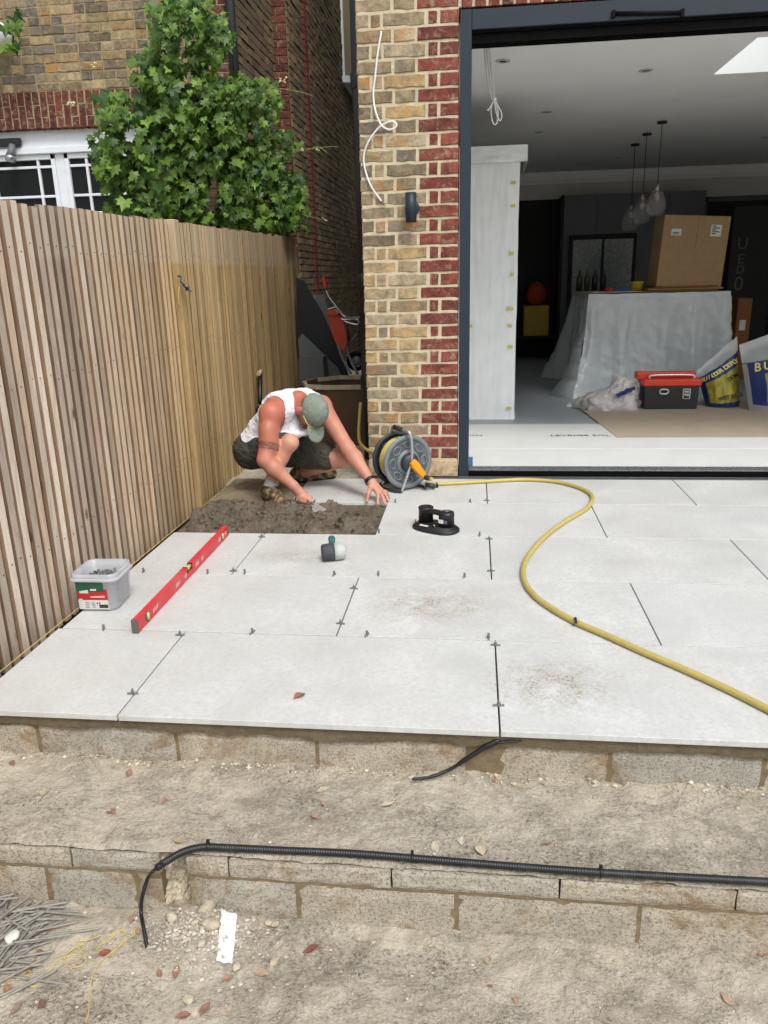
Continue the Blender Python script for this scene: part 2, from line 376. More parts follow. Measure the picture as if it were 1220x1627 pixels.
# ------------------------------------------------------------------ patio
PL, RW, TW, TH = -1.725, .603, 1.203, .02
pat = MB()
pat.box(PL+.01, 6.2, .022, 3.03, -.058, -.0225)
patio = struct(pat.build('patio', MORT_BED))
def slab(x0, x1, y0, y1, dz):
    m = MB(); m.box(x0-(x0+x1)/2, x1-(x0+x1)/2, y0-(y0+y1)/2, y1-(y0+y1)/2, -TH, 0)
    o = m.build('paving_slab', TILE, patio, .0018, 2, ((x0+x1)/2, (y0+y1)/2, dz)); return o
for r in range(5):
    y0, y1 = r*RW+.0024, (r+1)*RW-.0024
    if r == 4: y1 = 2.985
    if r == 0: y0 = 0
    off = 0 if r % 2 == 0 else .5
    for k in range(-2, 6):
        x0, x1 = (k+off)*TW+.0028, (k+1+off)*TW-.0028
        if x1 < PL+.02: continue
        if r == 3 and x0 < -.7: continue
        if r == 4 and x0 < -1.3: continue
        slab(max(x0, PL + (.012 if r in (1,2) else 0) + rnd.uniform(-.004, .004)), min(x1, 6.1), y0, y1, rnd.uniform(-.0008, .0008))
# ragged bedding mortar squeezed out under the front edge
t = MB()
def ragged(a, b):
    x = -1.9+7.8*a; lo = -.058-.022*max(0, fbm(x*3, 2, 1)+.3)-.008*abs(fbm(x*16, 5, 1))
    return (x, .0195-.004*math.sin(PI*b)-.003*fbm(x*20, b*2, 2), -.021+(lo+.021)*b)
t.grid(ragged, 620, 5); t.build('bedding', MORT_BED, patio)
# wet mortar bed where the next slab goes, and the screeded concrete strip by the fence
def wetz(x, y):
    e = min(1, (x+1.73)/.05, (-.600-x)/.03, (y-1.8)/.02, (2.415-y)/.06); e = max(0, e)
    b = -.030 + e*(.028+.042*max(-.4, fbm(x*6, y*6, 3, 3)) + .026*fbm(x*17, y*17, 4, 4) + .022*abs(fbm(x*34, y*34, 1, 3)))
    sm = max(0, 1-math.hypot((x+.78)/.25, (y-2.28)/.12)); b = b*(1-sm)+(-.024)*sm
    return b + e*.05*max(0, 1-math.hypot((x+1.45)/.45, (y-2.12)/.32))+e*.012*max(0, fbm(x*11, y*11, 8, 2))
t = MB(); t.grid(lambda a, b: (-1.735+1.14*a, 1.808+.62*b, wetz(-1.735+1.14*a, 1.808+.62*b)), 190, 110)
stuff(t.build('wet_mortar', WET, patio))
t = MB()
def scz(x, y): return -.012+.006*fbm(x*8, y*8, 5)+.003*fbm(x*30, y*30, 2)
t.grid(lambda a, b: (-1.735+.545*a+.0*b, 2.40+.62*b, scz(-1.735+.545*a, 2.40+.62*b)), 50, 60)
SCREED = m_mortar('screed', S(118,106,86), S(146,134,112), 12)
stuff(t.build('screed', SCREED, patio))
# loose lumps of mortar
t = MB()
for i in range(800):
    x = rnd.uniform(-1.68, -.62); y = rnd.uniform(1.82, 2.40); r = rnd.choice([.006, .009, .013, .018])*rnd.uniform(.7, 1.3)
    if x > -1.0 and y > 2.2: continue
    z = wetz(x, y); vs = []
    for a, b, c in ((1,0,0),(-1,0,0),(0,1,0),(0,-1,0),(0,0,1),(0,0,-1)):
        k = r*rnd.uniform(.7, 1.25); vs.append((x+a*k, y+b*k, z+c*k*.8))
    t.add(vs, [(0,2,4),(2,1,4),(1,3,4),(3,0,4),(2,0,5),(1,2,5),(3,1,5),(0,3,5)], 0, True)
stuff(t.build('mortar_lumps', WET, patio))
# ------------------------------------------------------------------ block walls of the two steps
_blk = {}
def block(parent, x0, x1, yf, z0, z1, depth=.1, chip=.0):
    L, H = x1-x0, z1-z0; m = MB(); nx, nz = max(3, int(L/.03)), 5; sd_ = rnd.random()*99
    def P(a, b):
        x, z = -L/2+L*a, -H/2+H*b; ed = min(a*L, (1-a)*L, b*H, (1-b)*H)
        return (x+.002*fbm(z*30, sd_), .0035*max(0, 1-ed/.008)**2*(1+fbm(x*30, z*30, sd_)) + .0022*fbm(x*60, z*60, sd_, 3), z+.002*fbm(x*25, sd_+9))
    m.grid(P, nx, nz, 0, False)
    m.box(-L/2+.002, L/2-.002, .007, depth, -H/2+.002, H/2-.003)
    return m.build('block', BLOCK, parent, 0, 1, ((x0+x1)/2, yf, (z0+z1)/2))
def xat(us, v, y): return [float(ony(u, v, y)[0]) for u in us]
w1 = thing('block_wall', 'pale concrete block wall carrying the front edge of the white patio', 'wall', (0, RIS1, TREAD))
core = MB(); core.box(-1.9, 6, .012, .1, -.03, .1285); core.box(-1.9, 6, .004, .012, -.03, .1285); core.build('mortar', MORT_BLOCK, w1)
xs = xat([-160, 63, 281, 503], 1185, RIS1); x2 = xat([742], 1200, RIS1)+xat([790], 1205, RIS1)+xat([968], 1215, RIS1)+xat([1213], 1222, RIS1)
allx = [xs[0]-.02]+xs[1:]+x2
allx += [allx[-1]+.45*i for i in range(1, 7)]
for a, b in zip(allx, allx[1:]):
    if b-a < .12 and a > -.4:      # the knocked-out joint where the cable comes through
        m = MB(); m.grid(lambda p, q: (a+.01+(b-a-.02)*p, .02+.018*fbm(p*7, q*7, 3)+.02*math.sin(PI*p)*.5, -.03+.15*q), 10, 10)
        m.build('broken_block', BLOCK, w1); continue
    block(w1, a+.006+rnd.uniform(0, .003), b-.006, 0, -.02, .122+rnd.uniform(-.006, .004))
w2 = thing('block_wall', 'low two-course concrete block wall edging the earth step under the black conduit', 'wall', (0, RIS2, LOWZ))
core = MB(); 
gap0, gap1 = xat([256], 1395, RIS2)[0], xat([299], 1395, RIS2)[0]
for a, b in ((-1.9, gap0), (gap1, 6)): core.box(a, b, .004, .1, -.02, .134); core.box(a, b, .04, .1, .134, .19)
core.box(gap0, gap1, .075, .1, -.02, .17)
core.build('mortar', MORT_BLOCK, w2)
zt0, zt1, zb0, zb1 = .136, .2, -.02, .127
topx = [-1.9]+xat([112], 1360, RIS2)+[gap0]
for a, b in zip(topx, topx[1:]): block(w2, a+.003, b-.003 if b != gap0 else b, 0, zt0, zt1-.004)
topx = [gap1]+xat([362], 1372, RIS2)+xat([622], 1385, RIS2)+xat([890], 1405, RIS2)+xat([1172], 1422, RIS2)
topx += [topx[-1]+.44*i for i in range(1, 10)]
for i, (a, b) in enumerate(zip(topx, topx[1:])): block(w2, a+(.002 if i else 0), b-.003, 0, zt0, zt1-.004)
botx = [-1.9]+xat([78], 1415, RIS2)+xat([219], 1420, RIS2)+[gap0]
for a, b in zip(botx, botx[1:]): block(w2, a+.008, b-.006 if b != gap0 else b, 0, zb0, zb1)
botx = [gap1]+xat([474], 1440, RIS2)+xat([725], 1455, RIS2)+xat([1015], 1468, RIS2)
botx += [botx[-1]+.44*i for i in range(1, 10)]
for i, (a, b) in enumerate(zip(botx, botx[1:])): block(w2, a+(.006 if i else 0), b-.006, 0, zb0, zb1)
m = MB(); m.grid(lambda p, q: (gap0-.005+(gap1-gap0+.01)*p+.006*fbm(p*9, q*9, 2), max(.004, .05+.014*fbm(p*3, q*4, 6)+.016*fbm(p*12, q*18, 3)+.008*fbm(p*30, q*44, 5)-.04*(abs(p-.5)*2)**4-.02*max(0,.35-q)*3), .01+.175*q), 26, 50, 0, False)
CHALK = m_mortar('broken_block_face', S(170,156,132), S(212,202,182), 30)
m.build('broken_block', CHALK, w2)
# ------------------------------------------------------------------ timber fence
FX = -1.80
fence = thing('timber_fence', 'tall fence of narrow vertical timber slats beside the patio', 'fence', (FX, 0, 0))
def ftop(y): return 1.60+.0165*y
_sl = {}
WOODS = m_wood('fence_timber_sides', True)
def slat_mesh(w, th, h, v):
    k = (w, th, round(h, 2), v)
    if k not in _sl:
        m = MB(); r = random.Random(v*7+1); bow = r.uniform(-.0016, .0016); n = 8
        pts = [(-w/2, 0), (-w/2, th), (w/2, th), (w/2, 0)]
        vs = []
        for i in range(n+1):
            z = h*i/n; o = bow*math.sin(PI*i/n)
            vs += [(p[1]+o*.6, p[0]+o, z) for p in pts]
        fs = [(i*4+q, i*4+(q+1) % 4, (i+1)*4+(q+1) % 4, (i+1)*4+q) for i in range(n) for q in range(4)]+[(3,2,1,0), (n*4,n*4+1,n*4+2,n*4+3)]
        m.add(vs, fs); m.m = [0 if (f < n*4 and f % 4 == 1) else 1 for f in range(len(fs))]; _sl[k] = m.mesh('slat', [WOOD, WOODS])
    return _sl[k]
PALE = [S(236,218,200), S(220,204,188), S(244,228,210), S(208,192,174), S(230,212,192), S(236,214,190)]
GOLD = [S(224,194,142), S(206,178,130), S(232,204,154), S(196,168,122), S(216,186,138), S(226,196,146)]
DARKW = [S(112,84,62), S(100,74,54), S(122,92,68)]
PY = 2.50
y = -1.5
while y < 5.65:
    if abs(y-PY) < .085: y += .17; continue
    second = y > PY
    pitch = .0545 if second else .064
    w = .046 if second else .041
    k = min(1, max(0, (y-1.1)/1.5)); pal = rnd.choice(PALE); gol = rnd.choice(GOLD)
    c = tuple(a*(1-k)+b*k for a, b in zip(pal, gol)) if not second else gol
    f = rnd.uniform(.52, .84); c = tuple(a*f for a in c)
    z0 = -.40 if y < 0 else -.06
    h = ftop(y)-z0+rnd.uniform(-.006, .006)
    o = obj('slat', slat_mesh(w, .019, h, rnd.randrange(5)), fence, (-.019+rnd.uniform(-.002, .002), y, z0), (rnd.uniform(-.0015,.0015), 0, rnd.uniform(-.015, .015)), c)
    y += pitch+rnd.uniform(-.006, .006)
y = -1.53
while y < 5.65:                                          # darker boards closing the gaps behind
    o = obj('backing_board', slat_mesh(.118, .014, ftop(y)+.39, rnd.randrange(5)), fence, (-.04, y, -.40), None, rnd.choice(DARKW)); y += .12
m = MB(); m.box(-.05, .042, -.042, .036, -.4, ftop(PY)+.012)
o = m.build('post', WOOD, fence, .004, 1, (-.03, PY, 0)); o.color = (*S(176,150,106), 1)
for zc in (.3, .95, 1.45):
    m = MB(); m.box(-.025, .025, -1.55, 5.65, -.035, .035); o = m.build('rail', WOOD, fence, .003, 1, (-.075, 0, zc)); o.color = (*S(120,92,66), 1)
m = MB()
for o_ in [q for q in fence.children if q.name.startswith('slat')]:
    for zc in (.3, .95, 1.45):
        m.lathe([(0, .0015), (.0032, .001), (.0032, -.002)], TR((o_.location.x+.0195, o_.location.y+rnd.uniform(-.008, .008), zc+rnd.uniform(-.02, .02)), 0, PI/2), 6)
stuff(m.build('nail_heads', plain('rusty_nail', S(70,56,46), .7), fence))
# blue twine knotted to a nail on the post
BLUE = plain('blue_twine', S(60,84,110), .7); STR = plain('straw_string', S(206,182,104), .7)
tw = thing('twine_knot', 'tangle of blue twine and yellow string tied to the fence post', 'twine', onx(287, 440, FX+.03))
tp = lambda u, v, d=.035: Vector(onx(u, v, FX+d))-Vector(onx(287, 440, FX+.03))
m = MB(); m.tube(spline([tp(284,438,.022), tp(288,441,.03), tp(287,447), tp(292,452), tp(296,458), tp(300,455)], 6), .0045, 6)
for q in range(5): m.tube(spline([tp(295,457), tp(295+rnd.uniform(-7,9), 457+rnd.uniform(-6,8), .04+.01*q), tp(297,458)], 5), .0045, 5)
for q in range(3): m.tube(spline([tp(284,438), tp(284+rnd.uniform(-5,5), 438+rnd.uniform(-4,4), .04), tp(285,440)], 5), .004, 5)
m.build('twine', BLUE, tw)
m = MB(); m.tube(spline([tp(284,440), tp(285,455,.025), tp(283,470,.025), tp(285,486,.023)], 5), .0022, 5); m.tube(spline([tp(297,458), tp(302,464), tp(303,470,.025)], 4), .003, 5); m.build('string', STR, tw)
# builder's line along the patio edge
m = MB(); m.tube([(-1.742, -.8, .014), (-1.738, .22, .012), (-1.72, 1.3, .010), (-1.705, 2.33, .012), (-1.71, 3.1, .012)], .0016, 5)
tag(m.build('string_line', STR), "thin yellow builder's line stretched along the fence foot", 'string')
# ------------------------------------------------------------------ neighbour's brick house
NY, NX = 5.95, -2.38
CH = .0805
nb = thing('brick_house', 'neighbouring house of weathered yellow brick with red brick corners behind the fence', 'house', (0,0,0))
wall = MB()
WX0, WX1 = -6.4, -3.10                                   # window opening
WZ0, WZ1 = 1.35, float(ony(60, 209, NY)[2])
AZ1 = float(ony(60, 148, NY)[2])
wall.box(-12, WX0, NY+.006, NY+.3, -.4, 7.5); wall.box(WX1, NX-.012, NY+.006, NY+.3, -.4, 7.5)
wall.box(WX0, WX1, NY+.006, NY+.3, AZ1-.02, 7.5); wall.box(WX0, WX1, NY+.012, NY+.3, -.4, WZ0)
wall.box(WX0, WX1, NY+.006, NY+.10, WZ1+.03, AZ1-.02)
wall.build('wall', MORT_DARK, nb)
PYY = float(onx(441, 200, NX)[1])                         # brick pier on the flank
SX = -2.23
m = MB(); m.box(-3.0, NX-.012, NY+.3, PYY, -.4, 7.5); m.box(-3.0, SX-.012, PYY+.012, 15, -.4, 7.5); m.build('flank_wall', MORT_DARK, nb)
m = MB(); m.box(-12, -3.0, NY+.3, 15, 7.3, 7.5); m.build('roof_slab', MORT_DARK, nb)
# front bricks one by one where the photograph shows them
z = 2.32; row = 0
while z < 4.05:
    off = 0 if row % 2 else .06; x = NX
    first = True
    while x > -4.95:
        quoin = x > NX-.30
        if quoin and first: L = .225 if row % 2 else .105
        else: L = rnd.choice([.225, .225, .105, .225, .105]) if not quoin else (.105 if row % 2 == 0 else .105)
        x0 = x-L; cx, cz = (x+x0)/2, z+CH/2
        inw = (x0 < WX1+.02 and z+CH > WZ0 and z < AZ1+.005)
        if not inw:
            red = cx > NX-.29
            lay(nb, 'brick', cx, NY, cz, L, CH-.012, .09, rnd.choice(REDN if red else NBR), 0, 'n', .005, .004)
        x = x0-.011; first = False
    z += CH; row += 1
m = MB(); z = -.3; row = 0
while z < 7.3:
    x = -4.97 if 2.32 <= z < 4.04 else NX-.02
    while x > -9:
        L = .225 if rnd.random() < .6 else .105
        if not (x-L < WX1+.02 and x > WX0-.02 and z+CH > WZ0 and z < AZ1+.005): m.box(x-L, x, NY-rnd.uniform(0, .004), NY+.05, z, z+CH-.012)
        x -= L+.011
    z += CH
stuff(m.build('wall_bricks', m_wallbrick('front_brick', NBR, S(120,108,84)), nb))
# red brick arch over the window, standing bricks in two staggered rows
x = WX1-.02
ah = AZ1-WZ1
i = 0
while x > -4.98:
    cam_ = .02*math.sin((x-WX0)/(WX1-WX0)*PI)
    segs = [(0, .62), (.64, .98)] if i % 2 == 0 else [(0, .30), (.32, .98)]
    for a, b in segs:
        h = ah*(b-a)
        o = lay(nb, 'arch_brick', x-.034, NY, WZ1+cam_+ah*(a+b)/2, .066, h-.004, .09, rnd.choice(REDN), 0, 'a', .003, .003); o.rotation_euler = (0, (x-(WX0+WX1)/2)*.06, 0)
    x -= .078; i += 1
# red pier bricks on the flank
z = 1.4; row = 0
while z < 6.2:
    for (a, b) in (([(NX, SX)]) if row % 2 else [(NX, NX+.05), (NX+.06, SX)]):
        lay(nb, 'pier_brick', (a+b)/2, PYY, z+CH/2, b-a, CH-.010, .06, rnd.choice(REDN), 0, 'p', .003, .002)
    z += CH; row += 1
# flank bricks, too foreshortened to pick apart, joined
def brick_field(parent, name, mat, xface, y0, y1, z0, z1, skip=None):
    m = MB(); z = z0; row = 0
    while z < z1:
        y = y0 - (.11 if row % 2 else 0)
        while y < y1:
            L = .225 if (row % 2 == 0 or rnd.random() < .4) else .108
            a, b = max(y, y0), min(y+L, y1); p = rnd.uniform(0, .012)
            if b-a > .02 and not (skip and skip((a+b)/2, z)):
                j = lambda: rnd.uniform(-.004, .004)
                m.add([(xface-.03, a, z), (xface-.03, b, z), (xface-.03, b, z+CH-.013), (xface-.03, a, z+CH-.013),
                       (xface+p+j(), a+j(), z+j()), (xface+p+j(), b+j(), z+j()), (xface+p+j(), b+j(), z+CH-.013+j()), (xface+p+j(), a+j(), z+CH-.013+j())],
                      [(4,5,6,7), (0,1,5,4), (1,2,6,5), (2,3,7,6), (3,0,4,7)])
            y += L+.011
        z += CH; row += 1
    return stuff(m.build(name, mat, parent))
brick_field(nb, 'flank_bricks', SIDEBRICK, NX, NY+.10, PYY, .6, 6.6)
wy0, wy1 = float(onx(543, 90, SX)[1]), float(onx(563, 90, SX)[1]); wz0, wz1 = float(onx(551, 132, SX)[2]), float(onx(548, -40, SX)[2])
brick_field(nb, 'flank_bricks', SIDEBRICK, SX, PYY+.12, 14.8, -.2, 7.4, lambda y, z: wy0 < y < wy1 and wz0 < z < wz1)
# thin red strip further along the flank
yq = float(onx(489, 200, SX)[1])
m = MB(); zz = 0.2
while zz < 7: m.box(SX-.02, SX+.03, yq-.06, yq+.10, zz, zz+CH-.009); zz += CH
REDSIDE = m_wallbrick('red_side_brick', REDN, S(70,40,34)); m.build('red_strip', REDSIDE, nb)
# flank window and front window in white paint
WHITEP = plain('white_gloss_paint', S(216,222,228), .35, 0, .06, 12, .5)
def m_glass(name, tint=(.012,.014,.014)):
    t = NT(name, .04, .12); t.col(tint); t.set(Roughness=.05); return t.m
DGLASS = m_glass('dark_window_glass')
wf = MB(); wf.box(SX-.05, SX+.03, wy0, wy0+.09, wz0, wz1); wf.box(SX-.05, SX+.03, wy1-.09, wy1, wz0, wz1); wf.box(SX-.05, SX+.12, wy0-.05, wy1+.05, wz0-.10, wz0)
fw = wf.build('window', WHITEP, nb, .004); g = MB(); g.box(SX-.08, SX-.04, wy0, wy1, wz0, wz1); g.build('pane', DGLASS, fw)
FYW = NY+.10
wf = MB()
def pw(u, v): return ony(u, v, FYW)
jx = [float(pw(u, 300)[0]) for u in (92, 112)]          # the post between the two casements
headz = WZ1-.01
wf.box(WX0, WX1, FYW-.02, FYW+.06, headz-.12, headz+.05)          # board under the arch
wf.box(WX0, WX1, FYW-.05, FYW+.04, headz-.185, headz-.12)
sy = float(pw(190, 335)[2])
wf.box(WX0, WX1, FYW-.06, FYW+.05, sy-.2, sy-.04)
for cx in (jx[0]-.9, (jx[0]+jx[1])/2, WX1-.04): wf.box(cx-.05, cx+.05, FYW-.012, FYW+.05, sy-.05, headz-.15)
win = wf.build('window', WHITEP, nb, .006)
lz = [float(pw(60, v)[2]) for v in (266, 313)]
for (xa, xb) in ((jx[0]-.9+.05, (jx[0]+jx[1])/2-.05), ((jx[0]+jx[1])/2+.05, WX1-.09)):
    f = MB(); 
    for (a, b, c, d) in ((xa, xa+.045, sy-.05, headz-.185), (xb-.045, xb, sy-.05, headz-.185), (xa, xb, headz-.235, headz-.185), (xa, xb, sy-.05, sy)): f.box(a, b, FYW-.02, FYW+.03, c, d)
    f.build('casement', WHITEP, win, .004)
    for t_ in (.22, .78):
        c = xa+(xb-xa)*t_; f = MB(); f.box(c-.013, c+.013, FYW-.012, FYW+.02, sy, headz-.235); f.build('glazing_bar', WHITEP, win, .003)
    for zz in lz:
        f = MB(); f.box(xa+.05, xb-.05, FYW-.009, FYW+.02, zz-.012, zz+.012); f.build('glazing_bar', WHITEP, win, .003)
    f = MB(); f.box(xa+.03, xb-.03, FYW+.012, FYW+.02, sy-.03, headz-.2); f.build('pane', DGLASS, win)
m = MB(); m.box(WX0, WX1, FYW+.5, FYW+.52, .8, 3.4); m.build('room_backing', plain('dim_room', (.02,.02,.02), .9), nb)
# flood lamp on the window board
BLACK = plain('black_plastic', S(24,24,26), .45, 0, .2, 40); CHROME = plain('brushed_metal', S(178,180,182), .3, .9, .15, 60); GREYP = plain('grey_plastic', S(96,100,104), .5)
lp = ony(18, 226, FYW-.06)
fl = thing('flood_lamp', 'pair of small spotlights on a black bracket over the white window', 'lamp', lp)
m = MB(); m.box(-.32, .10, -.02, .02, -.035, .035); m.build('bracket', BLACK, fl, .005)
for dx in (-.26, .03):
    a = Vector((dx, -.04, -.03)); d = Vector((-.18, -.25, -1)).normalized()
    m = MB(); m.tube([a, a+d*.06, a+d*.12], [.03, .034, .05], 14); h = m.build('lamp_head', GREYP, fl)
    m = MB(); m.lathe([(.052, 0), (.055, .02), (.045, .05), (.0, .06)], TR(a+d*.115) @ d.to_track_quat('Z', 'Y').to_matrix().to_4x4(), 16); m.build('lens', CHROME, fl)
# black downpipe at the neighbour's corner
BPIPE = plain('black_pipe_paint', S(22,24,30), .35, 0, .2, 20)
dp = thing('downpipe', "black plastic downpipe on the corner of the neighbour's house", 'pipe', (NX+.03, NY+.02, 0))
px_ = ony(369, 60, NY-.03)
m = MB(); dxp = px_[0]-(NX+.03); m.tube([(dxp, -.05, .5), (dxp, -.05, 7.2)], .045, 14); m.build('pipe', BPIPE, dp)
for zc in (2.95, 4.7):
    m = MB(); m.lathe([(.05, -.05), (.056, -.03), (.056, .03), (.05, .05)], TR((dxp, -.05, zc)), 16); m.build('pipe_collar', BPIPE, dp)
# ------------------------------------------------------------------ the extension being finished: own house
OY = 3.05
ho = thing('house_extension', 'brick extension with a wide open sliding door beside the new patio', 'house', (0,0,0))
PX0, PX1 = -.795, -.190
m = MB()
m.box(PX0+.006, PX1-.004, OY+.0045, OY+.30, 0, 3.35)
m.box(PX0+.008, -.50, OY+.30, 11.2, -.3, 3.35)
m.box(PX1-.004, 5.4, OY+.010, OY+.10, 2.78, 3.35); m.box(PX1-.004, 5.4, OY+.1, OY+.42, 2.80, 3.35)
m.box(5.4, 6.1, OY+.010, 11.2, 0, 3.35)
m.build('wall', MORT_LIGHT, ho)
m = MB(); m.box(-.79, 6.1, 7.6, 15, 3.36, 8.2); m.build('unseen_upper_storey', SIDEBRICK, ho)  # unseen main-house storey, added to keep sky light out of the alley
ps = 2*CH*.5
H0 = .115                                                 # top of the plinth stone
z = H0+.012; row = 0
A = [(-.190, -.433, 1), (-.447, -.572, 0), (-.586, -.797, 0)]
B = [(-.190, -.302, 1), (-.316, -.372, 1), (-.387, -.632, 0), (-.646, -.706, 0), (-.718, -.797, 0)]
while z < 3.0:
    for (a, b, red) in (B if row % 2 == 0 else A):
        ww = abs(a-b)
        lay(ho, 'brick', (a+b)/2+rnd.uniform(-.002, .002), OY, z+(CH-.013)/2, ww-.002, CH-.0145, .10, rnd.choice(RED if red else YEL), 0, 'r' if red else 'y', .0022 if red else .0045, .003)
    z += CH; row += 1
m = MB(); m.box(PX0-.004, PX1, OY-.002, OY+.1, 0.001, H0); o = m.build('plinth_stone', BRICK, ho, .004); o.color = (*S(196,172,136), 1)
x = PX1+.012
while x < 5.3:
    lay(ho, 'soldier_brick', x+.033, OY, 2.772+.11, .064, .215, .10, rnd.choice(RED), 0, 's', .002, .003); x += .0775
brick_field(ho, 'flank_bricks', SIDEBRICK, PX0-.0, OY+.32, 11, -.2, 3.3) if False else None
# flank bricks facing the alley
m = MB(); z = -.1; row = 0
while z < 3.3:
    y = OY+.11-(.11 if row % 2 else 0)
    while y < 10.9:
        a = max(y, OY+.105); p = rnd.uniform(0, .006); m.box(PX0-p, PX0+.02, a, y+.225, z, z+CH-.013); y += .236
    z += CH; row += 1
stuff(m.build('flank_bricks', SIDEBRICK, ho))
# roof with the rooflight shaft
SKX0, SKX1, SKY0, SKY1, CEIL = 1.742, 3.3, 3.95, 4.93, 2.75
PLASTER = plain('ceiling_paint', S(232,233,232), .8, 0, .04, 3)
m = MB()
for (a, b, c, d) in ((-.8, SKX0, OY+.1, 11.2), (SKX1, 6.1, OY+.1, 11.2), (SKX0, SKX1, OY+.1, SKY0), (SKX0, SKX1, SKY1, 11.2)): m.box(a, b, c, d, CEIL+.002, 3.3)
m.build('roof', PLASTER, ho)
def m_clear(name):
    t = NT(name, .02, .5); t.col((.95,.97,.97)); t.set(**{'Transmission_Weight': 1., 'IOR': 1.1}); return t.m
CLEAR = m_clear('clear_glass')
m = MB()
for (a, b, c, d) in ((SKX0-.05, SKX0+.0, SKY0-.05, SKY1+.05), (SKX1, SKX1+.05, SKY0-.05, SKY1+.05), (SKX0, SKX1, SKY0-.05, SKY0), (SKX0, SKX1, SKY1, SKY1+.05)): m.box(a, b, c, d, 3.302, 3.42)
rl = m.build('rooflight', GREYP, ho)
t_ = NT('rooflight_glass'); t_.t.nodes.remove(t_.b); tb = t_.n('ShaderNodeBsdfTransparent'); tb.inputs[0].default_value = (.93,.96,.97,1); t_.t.links.new(tb.outputs[0], t_.out.inputs[0])
m = MB(); m.box(SKX0, SKX1, SKY0, SKY1, 3.40, 3.412); m.build('pane', t_.m, rl)
# sliding door frame in anthracite aluminium
ANTH = plain('anthracite_frame', S(36,46,56), .45, 0, .06, 8, .35); INK = plain('black_rubber', S(6,6,7), .6, 0, .1, 30, .12); ALU = plain('aluminium', S(190,194,198), .3, .8, .1, 50)
df = obj('door_frame', None, ho, (0, OY+.015, 0))
m = MB(); m.box(-.185, -.118, -.02, .16, .0, 2.765); m.build('jamb', ANTH, df, .003)
m = MB(); m.box(5.25, 5.32, -.02, .16, .0, 2.765); m.build('jamb', ANTH, df, .003)
m = MB(); m.box(-.118, 5.25, -.02, .16, 2.66, 2.763); m.build('head', ANTH, df, .003)
m = MB()
for i in range(4): m.box(-.118, 5.25, .025+.036*i, .033+.036*i, 2.60, 2.66)
m.box(-.118, 5.25, .002, .16, 2.648, 2.659); m.build('head_track', INK, df)
hb = MB(); a = ony(975, 22, OY-.01); b = ony(1083, 19, OY-.01)
hb.tube([(a[0], -.028, a[2]), (b[0], -.028, b[2]-.005)], .011, 10); hb.box(a[0]-.012, a[0]+.006, -.04, -.018, a[2]-.02, a[2]+.015); hb.box(b[0]-.006, b[0]+.012, -.04, -.018, b[2]-.024, b[2]+.012); hb.build('trickle_vent', INK, df)
m = MB(); m.box(-.118, 5.25, .0, .17, .0, .022)
for i in range(4): m.box(-.118, 5.25, .004+.045*i, .018+.045*i, .022, .034)
m.build('sill_track', INK, df)
for i in range(3):
    m = MB(); m.box(-.118, 5.25, .0255+.045*i, .034+.045*i, .0225, .040); m.build('running_rail', ALU, df)
m = MB(); m.box(-.117, -.09, .17, .2, .03, .09); m.build('setting_block', plain('blue_packer', S(60,120,170), .5), df)
gt = thing('unseen_side_gate', 'tall dark timber gate added unseen to close the far end of the alley', 'gate', (0, 13.0, -.05))  # unseen gate, added to close the alley end and cut its light
for i in range(9):
    m = MB(); m.box(-2.18+.152*i, -2.18+.152*i+.145, 0, .03, .04, 2.15); o = m.build('board', WOOD, gt, .004); o.color = (*S(120,92,64), 1)
for zc in (.4, 1.1, 1.85): m = MB(); m.box(-2.2, -.82, .032, .07, zc, zc+.09); o = m.build('ledge', WOOD, gt, .003); o.color = (*S(110,84,58), 1)
# drain channel along the threshold
dr = MB(); dr.box(-.79, 5.3, 2.992, OY-.004, -.02, -.004)
x = -.185
while x < 2.2: dr.box(x, x+.006, 2.998, OY-.012, -.004, .003); x += .0125
dr.box(-.19, 5.3, 2.99, 2.997, -.02, .004); dr.box(-.19, 5.3, OY-.010, OY-.003, -.02, .004)
tag(dr.build('drain_channel', plain('galvanised_steel', S(120,124,126), .5, .6, .15, 40)), 'narrow slotted metal drain along the sliding door threshold', 'drain')
# ------------------------------------------------------------------ the room behind the door
FZ = .012
def m_floor():
    t = NT('grey_floor', .5, .4); w = t.co('World', (.6, 3., 1)); n = t.noise(w, 6, 6, .7, .5); c = t.mix(t.ramp(n, [(.3, 0), (.7, 1)]), S(132,140,146), S(170,176,180)); t.col(c)
    t.set(Roughness=t.ramp(n, [(.2, .35), (.8, .65)])); return t.m
m = MB(); m.box(-.5, 5.4, OY+.19, 11.0, -.02, FZ); struct(m.build('room_floor', m_floor()))
WALLP = plain('wall_paint', S(206,206,202), .85, 0, .05, 4); DARKU = plain('charcoal_cabinet', S(84,92,96), .5, 0, .1, 5); PITCH_ = plain('black_and_shade', S(18,18,19), .7)  # last one: black things, and the painted shade of the alcove and doorway
BY = 10.76
m = MB(); m.box(-.5, 5.4, BY, BY+.15, -.02, CEIL); struct(m.build('room_wall_back', WALLP))
m = MB(); m.box(-.496, -.46, OY+.30, BY, FZ, CEIL); struct(m.build('room_wall_left', WALLP))
m = MB(); m.box(5.36, 5.396, OY+.30, BY, FZ, CEIL); struct(m.build('room_wall_right', WALLP))
m = MB(); m.box(-.45, 5.36, BY-.10, BY-.002, CEIL-.12, CEIL-.001); m.box(-.45, 5.36, BY-.05, BY-.003, CEIL-.16, CEIL-.12); struct(m.build('room_cornice', PLASTER))
def B3(u, v, y): p = ony(u, v, y); return float(p[0]), float(p[2])
